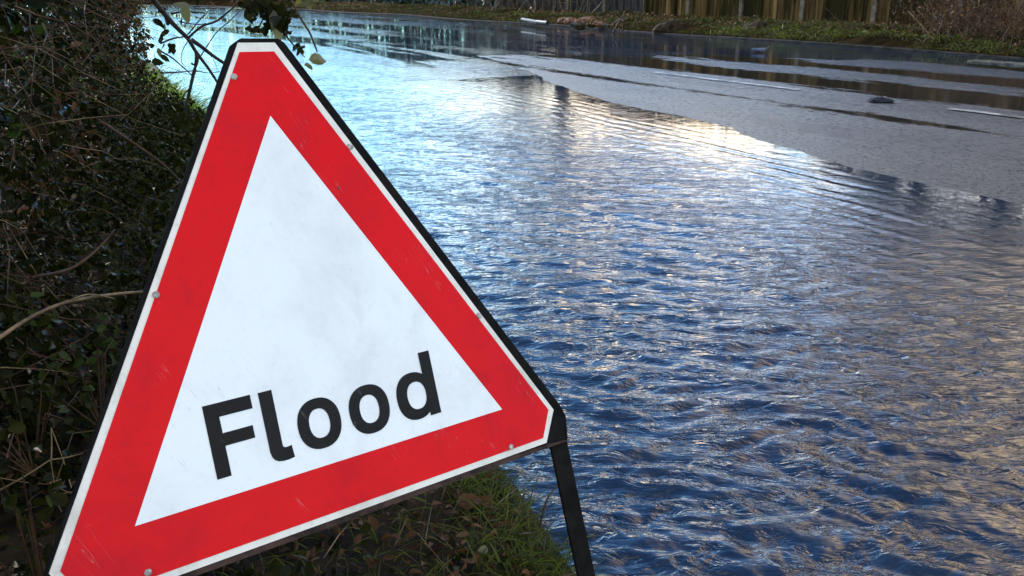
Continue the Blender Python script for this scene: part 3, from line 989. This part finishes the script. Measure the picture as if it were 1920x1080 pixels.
# separate hanging twig with withered leaves
hw = empty('hanging_twig', at(540, -40, 1.75), 'thin hanging twig with withered tan leaves at its tip right of the sign top', 'twig')
mb = MB(); s = smooth_line(polyline([(530, -40), (548, 4), (566, 38), (581, 62), (589, 82), (595, 97)], [1.75] * 6)); mb.tube(s, [.0026 - .0011 * k / len(s) for k in range(len(s))], 6)
mb.build('stem', M['twig_brown'], hw, smooth=True)


def flat_leaf(name, pix, d, mat, parent, fold=0.012):
    """a single leaf whose outline is given; folded along its midrib"""
    n = len(pix)
    cx = sum(p[0] for p in pix) / n; cy = sum(p[1] for p in pix) / n
    v = [at(cx, cy, d - fold)] + [at(x, y, d + 0.006 * math.sin(k * 1.9)) for k, (x, y) in enumerate(pix)]
    mesh_np(name, np.array(v), [[0, 1 + k, 1 + (k + 1) % n] for k in range(n)], mat, parent, smooth=True)


flat_leaf('leaf', [(579, 112), (583, 103), (590, 99), (599, 101), (606, 109), (613, 115), (605, 121), (596, 122), (586, 119)], 1.75, M['leaf_tan'], hw)
flat_leaf('leaf', [(570, 122), (574, 117), (580, 119), (586, 125), (586, 133), (579, 128)], 1.76, M['leaf_tan'], hw)
flat_leaf('leaf', [(562, 94), (566, 92), (571, 96), (570, 101), (565, 101)], 1.76, M['leaf'], hw)
lf = empty('leafy_twig', at(620, -30, 1.9), 'short twig with yellowish green leaves poking in at the top edge above the hanging twig', 'twig')
mb = MB(); s = smooth_line(polyline([(640, -30), (612, -8), (585, 2)], [1.9] * 3)); mb.tube(s, [.0018] * len(s), 5); mb.build('stem', M['twig'], lf)
leaves_on(lf, [(at(x, y, 1.9), .035) for x, y in ((600, 4), (578, 3), (566, 6), (560, -4), (588, -4))], None, M['leaf_tan'])

# ------------------------------------------------------------------ verge growth


def tuft_np(n, uvf, lmin, lmax, w, lean=0.5, bend=(0.2, 0.9)):
    u, v = uvf(n)
    x, y = W(u, v); z = verge_z(u, v)
    base = np.stack([x, y, z - 0.004], -1)
    d = rng.normal(0, lean, (n, 3)); d[:, 2] = 1.0
    return blades(base, d, rng.uniform(lmin, lmax, n), w * rng.uniform(.6, 1.3, n), rng.uniform(*bend, n))


def join(*vf):
    vs = []; fs = []; b = 0
    for v, f in vf:
        vs.append(v); fs.append(f + b); b += len(v)
    return np.concatenate(vs), np.concatenate(fs)


def near_edge(u0, u1, spread, inset=0.02, pw=1.0):
    def fn(n):
        u = u0 + (u1 - u0) * rng.random(n) ** pw
        v = edge_v(u) - inset - np.abs(rng.normal(0, spread, n))
        return u, v
    return fn


def clump(cu, cv, s):
    def fn(n):
        return cu + rng.normal(0, s, n), cv + rng.normal(0, s, n)
    return fn


def uvp(px, py, z=.07):
    p = ground(px, py, z); a, b = UVof(p.x, p.y)
    return float(a), float(b)


patchy = []
for px, py, n, s, l in ((905, 905, 170, .045, .14), (935, 925, 130, .03, .11), (870, 910, 60, .04, .10), (960, 1010, 170, .05, .10), (1030, 1040, 230, .045, .11), (1050, 1070, 170, .05, .10), (960, 1065, 120, .07, .10),
                        (840, 1010, 60, .06, .08), (760, 1000, 60, .07, .09), (820, 1060, 90, .07, .08), (700, 1040, 70, .08, .09), (620, 1060, 70, .09, .09), (560, 1070, 60, .09, .08), (480, 1075, 60, .09, .09), (1000, 975, 70, .03, .08)):
    patchy.append(tuft_np(int(n * (.8 if px > 850 else .45)), clump(*uvp(px, py), s), l * .45, l * 1.0, .0030, .6))
patchy.append(tuft_np(1500, near_edge(0.9, 2.6, .28), .015, .055, .0028))
patchy.append(tuft_np(600, near_edge(0.9, 3.5, .05), .02, .07, .003))
patchy.append(tuft_np(5000, near_edge(2.0, 9, .3), .06, .24, .005))
v_, f_ = join(*patchy)
props(mesh_np('grass', v_, f_, M['grass']), kind='stuff')
# sunlit grassy corner beyond the hedge, sunshine painted into the blades
v_, f_ = tuft_np(9000, lambda n: (6.6 + 7 * rng.random(n), edge_v(np.full(n, 9.0)) - 0.05 - rng.random(n) * 1.2), .08, .30, .009, .6)
props(mesh_np('grass', v_, f_, M['grass_sunlit']), kind='stuff')
dry = [tuft_np(90, near_edge(0.9, 2.2, .25), .03, .10, .0016, 1.2), tuft_np(260, lambda n: (1.0 + 3.5 * rng.random(n), -0.5 + .8 * rng.random(n)), .05, .2, .002, 1.2)]
v_, f_ = join(*dry)
props(mesh_np('dry_grass', v_, f_, M['grass_dry']), kind='stuff')
# ground ivy and leaf litter under the sign
n = 2400
u = rng.uniform(0.9, 3.2, n); v = edge_v(u) - np.abs(rng.normal(0.0, .45, n)) - .05
x, y = W(u, v); P = np.stack([x, y, verge_z(u, v) + rng.uniform(.0, .025, n)], -1)
v_, f_ = leaf_cloud(P, np.tile([0, 0, 1.0], (n, 1)), rng.uniform(.010, .028, n), .6, .6, .6)
props(mesh_np('leaf_litter', v_, f_, [M['leaf_brown']]), kind='stuff')
n = 3400
u = rng.uniform(0.8, 3.4, n); v = edge_v(u) - np.abs(rng.normal(0.1, .5, n)) - .04
k_ = fbm(u * 4, v * 4, 3) > 0.47
u, v = u[k_], v[k_]; n = len(u)
x, y = W(u, v); P = np.stack([x, y, verge_z(u, v) + rng.uniform(.0, .05, n)], -1)
v_, f_ = leaf_cloud(P, np.tile([0, 0, 1.0], (n, 1)), rng.uniform(.008, .022, n), .7, .3, .6)
props(mesh_np('ground_ivy', v_, f_, M['leaf']), kind='stuff')
# low weeds by the lower left corner of the picture
for px, py, s, nn_, lab in ((60, 1010, .10, 70, 'low green leafy weed in the corner left of the sign foot'), (175, 700, .07, 60, 'small pale leaved weed growing against the hedge foot beside the sign'),
                            (40, 760, .08, 60, 'low dark leafy weed under the dead flower stalk')):
    d = 1.5 if py > 900 else (1.8 if px > 100 else 1.65)
    c = at(px, py, d)
    P = np.array(c) + rng.normal(0, s, (nn_, 3))
    w_ = empty('weed', (c.x, c.y, c.z - s), lab, 'weed')
    v_, f_ = leaf_cloud(P, np.tile([.4, -.6, .7], (nn_, 1)), rng.uniform(.012, .028, nn_), .8, .35, .7)
    mesh_np('foliage', v_, f_, M['leaf_light'] if px > 100 else M['leaf'], w_)
    mb = MB()
    for q in P[::5]:
        mb.tube([Vector((c.x, c.y, c.z - s * 1.6)), (Vector(q) + c) / 2, Vector(q)], [.0014, .0011, .0007], 4)
    mb.build('stem', M['twig_brown'], w_)
mb = MB()
for k in range(45):
    u_ = rng.uniform(.9, 2.6); v_0 = float(edge_v(u_)) - .06 - abs(rng.normal(0, .35))
    x_, y_ = W(u_, v_0); p_ = Vector((float(x_), float(y_), float(verge_z(np.array([u_]), np.array([v_0]))[0]) + .012))
    d_ = Vector((rng.normal(), rng.normal(), rng.normal() * .2)).normalized() * rng.uniform(.03, .11)
    mb.tube([p_ - d_, p_ + Vector(rng.normal(0, .006, 3)), p_ + d_], [.0014, .0012, .0008], 4)
props(mb.build('twig_litter', M['stem_dry']), kind='stuff')
# fallen leaves one can tell apart
for px, py, s, mat, lab in ((882, 952, .052, 'leaf_brown', 'large reddish brown fallen leaf below the right half of the sign'), (908, 945, .032, 'leaf_brown', 'brown curled fallen leaf touching the large reddish one'),
                            (921, 947, .016, 'leaf_tan', 'tiny pale curled leaf at the verge edge'), (700, 1000, .03, 'leaf_brown', 'brown fallen leaf on mud under the middle of the sign'),
                            (905, 1040, .018, 'leaf_tan', 'pale torn leaf lying in the grass near the lower edge')):
    g_ = ground(px, py, .06)
    a, b = UVof(g_.x, g_.y); g_.z = float(verge_z(np.array([a]), np.array([b]))[0]) + .018
    v_, f_ = leaf_cloud(np.array([[g_.x, g_.y, g_.z]]), np.array([[.1, -.7, .8]]), np.array([s]), .85, .5, .15)
    o = mesh_np('fallen_leaf', v_, f_, M[mat], None, g_)
    props(o, lab, 'leaf')
# reed bent over the water beside the leg
stem_thing('bent_reed', 'thin brown reed bent over the water just left of the sign leg', 'plant stem',
           [(polyline([(1012, 990), (1018, 962), (1028, 932), (1045, 912), (1060, 902)], [1.55, 1.55, 1.56, 1.57, 1.58]), .0022, .0012)], M['twig_brown'])

# ------------------------------------------------------------------ far side of the road


def fz(u, v):
    return float(far_z(np.array([u]), np.array([v]))[0])


def P3(u, v, z=None):
    x, y = W(u, v)
    return Vector((float(x), float(y), fz(u, v) if z is None else z))


# wooden fence: panels of upright boards between posts
FV = 15.4
fence = empty('wooden_fence', P3(14, FV), 'tall weathered brown board fence on the far verge behind the grass', 'fence')
PW = 1.86
k = 0
u0 = 1.5
while u0 < 19.8:
    mb = MB()
    nb = 15
    for b in range(nb):
        uc = u0 + 0.06 + (PW - 0.12) * (b + .5) / nb
        c = P3(uc, FV + rng.uniform(-.006, .006) + (0.012 if b % 2 else 0))
        h = 2.1 + rng.uniform(-.015, .015)
        tilt = Vector((rng.normal(0, .006), rng.normal(0, .006), 1)).normalized()
        mb.box(c + Vector((0, 0, h / 2 - .02)), Vector((U[0], U[1], 0)), Vector((V[0], V[1], 0)), tilt, (PW - .12) / nb / 2 * 1.12, .009, h / 2)
    for zr in (0.35, 1.0, 1.6):
        c = P3(u0 + PW / 2, FV + .04)
        mb.box(c + Vector((0, 0, zr)), Vector((U[0], U[1], 0)), Vector((V[0], V[1], 0)), Vector((0, 0, 1)), PW / 2 - .06, .02, .04)
    mb.build('fence_panel', M['fence'], fence)
    mb = MB()
    c = P3(u0, FV)
    mb.box(c + Vector((0, 0, .95)), Vector((U[0], U[1], 0)), Vector((V[0], V[1], 0)), Vector((0, 0, 1)), .05, .05, 1.0)
    mb.build('fence_post', M['bark'], fence)
    u0 += PW
gf = empty('grey_fence', P3(22, FV), 'darker slate grey board fence behind the rubble heap', 'fence')
while u0 < 27:
    mb = MB()
    for b in range(11):
        uc = u0 + .06 + (PW - .12) * (b + .5) / 11
        c = P3(uc, FV + .1 + (0.012 if b % 2 else 0))
        mb.box(c + Vector((0, 0, .9)), Vector((U[0], U[1], 0)), Vector((V[0], V[1], 0)), Vector((0, 0, 1)), (PW - .12) / 22, .01, .93)
    mb.build('fence_panel', M['fence_grey'], gf)
    mb = MB()
    c = P3(u0, FV + .1)
    mb.box(c + Vector((0, 0, .95)), Vector((U[0], U[1], 0)), Vector((V[0], V[1], 0)), Vector((0, 0, 1)), .05, .05, 1.0)
    mb.build('fence_post', M['bark'], gf)
    u0 += PW

# evergreen hedge along the far verge, to the left
eh = empty('evergreen_hedge', P3(38, 14.9), 'dark evergreen hedge along the far verge beyond the fence', 'hedge')
n = 26000
u = rng.uniform(26, 62, n); z = rng.random(n) * 3.0; w = rng.random(n) ** 2
v = FV + 0.2 + 1.8 * w + .5 * (fbm(u * .8, z * .9, 3) - .45)
x, y = W(u, v)
v_, f_ = leaf_cloud(np.stack([x, y, z + .1], -1), np.tile([-.7, -.6, .3], (n, 1)), rng.uniform(.12, .30, n), .7, .2, .7)
mesh_np('foliage', v_, f_, M['evergreen'], eh)
mb = MB()
for u_ in np.arange(26.5, 60, 1.9):
    mb = MB(); c = P3(u_, FV + 1.2); mb.tube([c, c + Vector((.1, 0, 1.2)), c + Vector((0, .1, 2.6))], [.06, .05, .02], 6); mb.build('trunk', M['bark'], eh)


th = empty('thicket', P3(14, 16.9), 'dense olive brown thicket standing close behind the board fence', 'hedge')
n = 42000
u = rng.uniform(-2, 26, n); z = rng.random(n) * (2.4 + 2.4 * vnoise(u * .45, u * 0 + 4) + 3.0 * np.clip((15 - u) / 3, 0, 1)); v = 16.3 + 1.4 * rng.random(n) + .4 * fbm(u, z, 2)
x, y = W(u, v)
v_, f_ = leaf_cloud(np.stack([x, y, z + .15], -1), np.tile([-.7, -.6, .3], (n, 1)), rng.uniform(.10, .24, n), .7, .2, .7)
mesh_np('foliage', v_, f_, M['thicket'], th)
mb = MB()
for u_ in np.arange(-1.5, 26, 1.8):
    mb = MB(); c = P3(u_, 17.0); mb.tube([c, c + Vector((.1, 0, 1.2)), c + Vector((0, .1, 2.8))], [.05, .04, .02], 6); mb.build('trunk', M['bark'], th)


def shrub(name, label, cat, u_, v_0, h, spread, n, mat, r=.008, group=None, flat=1.0):
    c = P3(u_, v_0)
    e = empty(name, c, label, cat, group)
    mb = MB()
    for k in range(n):
        d = Vector((rng.normal(0, .5), rng.normal(0, .5), 1.0 * flat + rng.random() * .4)).normalized()
        q = c + Vector((rng.normal(0, spread * .35), rng.normal(0, spread * .25), -.03)); line = [q]
        L = h * rng.uniform(.5, 1.15)
        for j in range(5):
            d = (d + Vector(rng.normal(0, .16, 3)) + Vector((0, 0, -.05 if flat < 1 else .03))).normalized()
            q = q + d * L / 5; line.append(q)
        rr_ = r * rng.uniform(.5, 1.2)
        mb.tube(line, [rr_ * (1 - .15 * j) for j in range(6)], 4)
        for j in (2, 3, 4):
            d2 = (d + Vector(rng.normal(0, .8, 3))).normalized()
            mb.tube([line[j], line[j] + d2 * L * .16, line[j] + d2 * L * .3 + Vector((0, 0, .03))], [rr_ * .5, rr_ * .4, rr_ * .2], 3)
    mb.build('stems', mat, e)
    return e


shrub('bare_shrub', 'clump of thin brown bare stems at the left end of the fence', 'shrub', 25.4, 14.4, 1.5, 2.0, 60, M['twig_brown'], .012)
shrub('bare_shrub', 'sparse bare stems in front of the grey fence', 'shrub', 22.8, 14.9, 1.4, 1.6, 22, M['stem_dry'], .008)
for u_, v_0, lab in ((9.0, 14.0, 'tangled brown bramble heap in front of the fence at the far right'), (7.9, 13.8, 'brown bramble heap at the right edge of the picture, nearest of the heaps'), (10.2, 14.4, 'low brown bramble heap against the fence, farthest of the heaps')):
    e = shrub('bramble_heap', lab, 'bramble', u_, v_0, 1.15, 1.5, 120, M['twig_brown'], .006, 'bramble heaps by the fence', .5)
    n = 500
    c = P3(u_, v_0)
    P = np.array(c) + rng.normal(0, 1, (n, 3)) * np.array([.5, .4, .22]) + np.array([0, 0, .25])
    v_, f_ = leaf_cloud(P, np.tile([-.5, -.6, .5], (n, 1)), rng.uniform(.03, .08, n), .6, .4, .8)
    mesh_np('dead_foliage', v_, f_, M['leaf_brown'], e)

# grass on the far verge
n = 42000
u = 6 + 34 * rng.random(n) ** 1.3; v = KV + .16 + 2.7 * rng.random(n) ** 1.2
k_ = fbm(u * .9, v * 1.3, 3) > .36
u, v = u[k_], v[k_]
x, y = W(u, v)
b_ = np.stack([x, y, far_z(u, v) - .01], -1); n = len(b_)
d = rng.normal(0, .6, (n, 3)); d[:, 2] = 1
v_, f_ = blades(b_, d, rng.uniform(.05, .17, n), .012 * rng.uniform(.6, 1.4, n), rng.uniform(.2, .9, n), 2)
props(mesh_np('far_grass', v_, f_, M['grass_far']), kind='stuff')
n = 5000
u = 6 + 30 * rng.random(n) ** 1.2; v = KV + .16 + 1.0 * rng.random(n)
k_ = fbm(u * .7 + 31, v * 1.3, 3) > .5
u, v = u[k_], v[k_]; n = len(u)
x, y = W(u, v)
d = rng.normal(0, .6, (n, 3)); d[:, 2] = 1
v_, f_ = blades(np.stack([x, y, far_z(u, v) - .01], -1), d, rng.uniform(.06, .2, n), .014 * rng.uniform(.6, 1.4, n), rng.uniform(.2, .9, n), 2)
props(mesh_np('far_grass', v_, f_, M['grass']), kind='stuff')
n = 7000
u = 8 + 40 * rng.random(n); v = KV + .14 + 1.7 * rng.random(n) ** 1.5
k_ = fbm(u * .8 + 11, v * 1.1, 3) > .46
u, v = u[k_], v[k_]; n = len(u)
x, y = W(u, v)
v_, f_ = leaf_cloud(np.stack([x, y, far_z(u, v) + rng.uniform(0, .12, n)], -1), np.tile([-.4, -.5, .8], (n, 1)), rng.uniform(.03, .07, n), .7, .4, .6)
props(mesh_np('far_leaf_litter', v_, f_, M['leaf_brown']), kind='stuff')


def lump(name, label, cat, px, py, z, size, mat, group=None, squash=.6, rough=.5):
    g_ = ground(px, py, z)
    nu, nv = 14, 9
    vs = []
    sd = rng.uniform(0, 50)
    for j in range(nv):
        th = math.pi * (j + .001) / (nv - 1 + .002)
        for i_ in range(nu):
            ph = 2 * math.pi * i_ / nu
            q = np.array([math.sin(th) * math.cos(ph), math.sin(th) * math.sin(ph), math.cos(th)])
            rr_ = 1 + rough * (float(fbm(np.array([q[0] * 1.7 + sd]), np.array([q[1] * 1.7 + q[2] * 2.1]), 3)[0]) - .45) * 2
            vs.append(np.array(g_) + q * rr_ * np.array([size, size * .7, size * squash]))
    fs = [[j * nu + i_, j * nu + (i_ + 1) % nu, (j + 1) * nu + (i_ + 1) % nu, (j + 1) * nu + i_] for j in range(nv - 1) for i_ in range(nu)]
    o = mesh_np(name, np.array(vs), fs, mat, None, g_, smooth=False)
    return props(o, label, cat, group)


GR = 'heaped rubble on the far verge'
for px, py, s, mt, lab in ((1057, 40, .2, 'rubble_o', 'pinkish rubble lump at the left end of the heap on the far verge'), (1078, 46, .11, 'kerb', 'grey rubble lump low at the front of the heap'), (1098, 42, .26, 'rubble_o', 'largest orange rubble lump in the middle of the heap'),
                           (1122, 46, .14, 'rubble_o', 'small orange rubble lump right of the largest one'), (1136, 47, .08, 'kerb', 'small grey rubble lump at the right end of the orange heap'), (1088, 53, .10, 'bank', 'muddy lump in front of the orange heap at the kerb'),
                           (1070, 41, .17, 'rubble_o', 'orange rubble lump between the pinkish and the largest lump'), (1110, 49, .09, 'bank', 'low muddy lump in front of the largest orange lump'), (1112, 41, .16, 'rubble_o', 'orange rubble lump touching the right side of the largest lump')):
    lump('rubble', lab, 'rubble', px, py, .10, s, M[mt], GR, .5)
for px, py, s, mt, lab in ((1163, 43, .17, 'plastic_k', 'dark rubbish bag on the far verge right of the orange rubble'), (1180, 45, .16, 'bank', 'brown muddy clod beside the dark rubbish bag')):
    lump('rubbish_bag' if mt == 'plastic_k' else 'clod', lab, 'rubbish' if mt == 'plastic_k' else 'clod', px, py, .10, s, M[mt], None)
a, b = ground(1150, 46, .18), ground(1172, 34, .35)
for k in range(5):
    q = Vector(rng.normal(0, .12, 3))
    mb = MB(); mb.tube([a + q, (a + b) / 2 + q * .5 + Vector((0, 0, .04)), b - q], [.018, .015, .01], 5)
    props(mb.build('stick', M['twig_brown'], None, a + q), 'thin brown stick leaning on the dark rubbish bag', 'stick', 'sticks on the rubbish bag')
# white pipe with a black end lying on the grass
a, b, c = ground(979, 36, .14), ground(1008, 41, .14), ground(1027, 43, .14)
pp = empty('pipe', a, 'white pipe with a black sleeve lying on the far grass left of the rubble', 'pipe')
mb = MB(); mb.tube([a, b], [.04, .04], 12); mb.build('pipe_body', M['plastic_w'], pp, smooth=False)
mb = MB(); mb.tube([b, c], [.05, .05], 12); mb.build('sleeve', M['plastic_k'], pp, smooth=False)
for k, (px, py, s, lab) in enumerate(((1260, 56, .42, 'dark earth heap on the far verge right of the rubble'), (1420, 62, .40, 'low dark earth heap in front of the middle of the fence'))):
    lump('earth_heap', lab, 'earth heap', px, py, .06, s, M['soil'], None, .45)
# pale sticks propped in the brambles at right
for (x0, y0), (x1, y1) in (((1728, 30), (1762, 66)), ((1738, 26), (1778, 62)), ((1722, 48), (1750, 74))):
    mb = MB(); mb.tube([ground(x1, y1, .15), ground(x1, y1, .15) + Vector((-.2, .12, .24)), ground(x1, y1, .15) + Vector((-.37, .2, .42))], [.016, .013, .011], 6)
    props(mb.build('stick', M['stem_dry'], None, ground(x1, y1, .15)), 'pale dead stick leaning in the brambles at right', 'stick', 'pale sticks in the brambles')
# concrete slab at the far edge of the water, right
g_ = ground(1896, 126, .03)
mb = MB(); mb.box(g_ + Vector((0.1, 0, .02)), Vector((U[0], U[1], 0)), Vector((V[0], V[1], 0)), Vector((0, 0, 1)), .62, .12, .028)
o = mb.build('kerb_stone', M['kerb'], None, g_); props(o, 'pale loose kerb stone lying in shallow water at the right edge', 'kerb stone')
md = o.modifiers.new('bevel', 'BEVEL'); md.width = .015; md.segments = 2
# blue and white carton in the far gutter
g_ = ground(1422, 96, .02)
ct = empty('carton', g_, 'small blue and white carton lying in the far gutter water', 'litter')
mb = MB(); mb.box(g_ + Vector((0, 0, .025)), Vector((.95, -.3, 0)), Vector((.3, .95, 0)), Vector((0, 0, 1)), .10, .045, .012); mb.build('carton_body', M['plastic_b'], ct)
mb = MB(); mb.box(g_ + Vector((0, 0, .041)), Vector((.95, -.3, .05)), Vector((.3, .95, 0)), Vector((-.05, 0, 1)), .105, .04, .003); mb.box(g_ + Vector((.125, -.04, .055)), Vector((.6, -.2, .8)), Vector((.3, .95, 0)), Vector((-.8, 0, .6)), .03, .04, .003); mb.build('flap', M['plastic_w'], ct)
# crumpled dark wrapper on the dry lane
g_ = ground(1650, 190, .024)
wr_ = empty('crumpled_wrapper', g_, 'crumpled dark wrapper with a white scrap lying on the wet road', 'litter')
n = 9
vs = []
for j in range(n):
    for i_ in range(n):
        a, b = (i_ / (n - 1) - .5), (j / (n - 1) - .5)
        e_ = max(0, 1 - (abs(a) * 2) ** 4) * max(0, 1 - (abs(b) * 2) ** 4)
        vs.append((g_.x + a * .20 + rng.normal(0, .006), g_.y + b * .16 + rng.normal(0, .006), g_.z + .002 + e_ * (.012 + .03 * rng.random())))
mesh_np('sheet', np.array(vs), [[j * n + i_, j * n + i_ + 1, (j + 1) * n + i_ + 1, (j + 1) * n + i_] for j in range(n - 1) for i_ in range(n - 1)], M['plastic_k'], wr_)
mb = MB(); mb.add([g_ + Vector(q) for q in ((.01, -.04, .035), (.04, -.035, .03), (.045, .0, .042), (.015, .0, .045))], [[0, 1, 2, 3]]); mb.build('scrap', M['plastic_w'], wr_)

# ------------------------------------------------------------------ bare trees beyond the fence (mirrored in the wet road)


def bare_tree(u_, v_0, h, label, twig_n=420, r0=.13, seed=0, lean=(0, 0)):
    rg = np.random.default_rng(seed)
    x, y = W(u_, v_0)
    c = Vector((float(x), float(y), .18))
    e = empty('bare_tree', c, label, 'tree', 'bare trees beyond the fence')
    mb = MB(); tips = []
    def grow(p, d, L, r, lvl):
        line = [p]; rad = [r]
        n_ = 6 if lvl == 0 else 4
        for j in range(n_):
            d = (d + Vector(rg.normal(0, .10 + .05 * lvl, 3)) + Vector((0, 0, .04))).normalized()
            p = p + d * L / n_; line.append(p); rad.append(r * (1 - .6 * (j + 1) / n_))
        (mb if lvl == 0 else mc).tube(line, rad, 7 if lvl == 0 else (5 if lvl == 1 else 3))
        if lvl < 3:
            kids = (12, 8, 7)[lvl]
            for q in range(kids):
                t = .3 + .7 * (q + rg.random()) / kids
                i0 = min(int(t * n_), n_ - 1)
                bp = line[i0].lerp(line[i0 + 1], t * n_ - i0)
                a = rg.uniform(0, 6.28)
                dd = (d * .6 + Vector((math.cos(a), math.sin(a), rg.uniform(.1, .7))) * .8).normalized()
                grow(bp, dd, L * rg.uniform(.32, .52), rad[i0] * .5, lvl + 1)
    mc = MB()
    grow(c - Vector((0, 0, .1)), Vector((lean[0], lean[1], 1)).normalized(), h, r0, 0)
    mb.build('trunk', M['bark'], e, smooth=True)
    mc.build('crown', M['twig_brown'], e)
    return e


for k, (u_, v_0, h, r_0, lab) in enumerate(((26.3, 17.2, 9.5, .30, 'thick trunked bare tree behind the left end of the grey fence'), (13.6, 18.4, 7.0, .13, 'shorter bare tree behind the middle of the brown fence'), (10.5, 17.6, 8.5, .14, 'bare tree behind the right part of the brown fence'),
                                       (7.8, 18.6, 8.0, .12, 'bare tree behind the fence beyond the nearest bramble heap'), (5.2, 18.0, 9.0, .14, 'bare tree just outside the right edge behind the fence'), (2.4, 18.2, 9.0, .14, 'bare tree behind the fence farthest outside the right edge'), (33.0, 19.0, 6.0, .16, 'bare tree behind the evergreen hedge'))):
    bare_tree(u_, v_0, h, lab, seed=100 + k, r0=r_0)
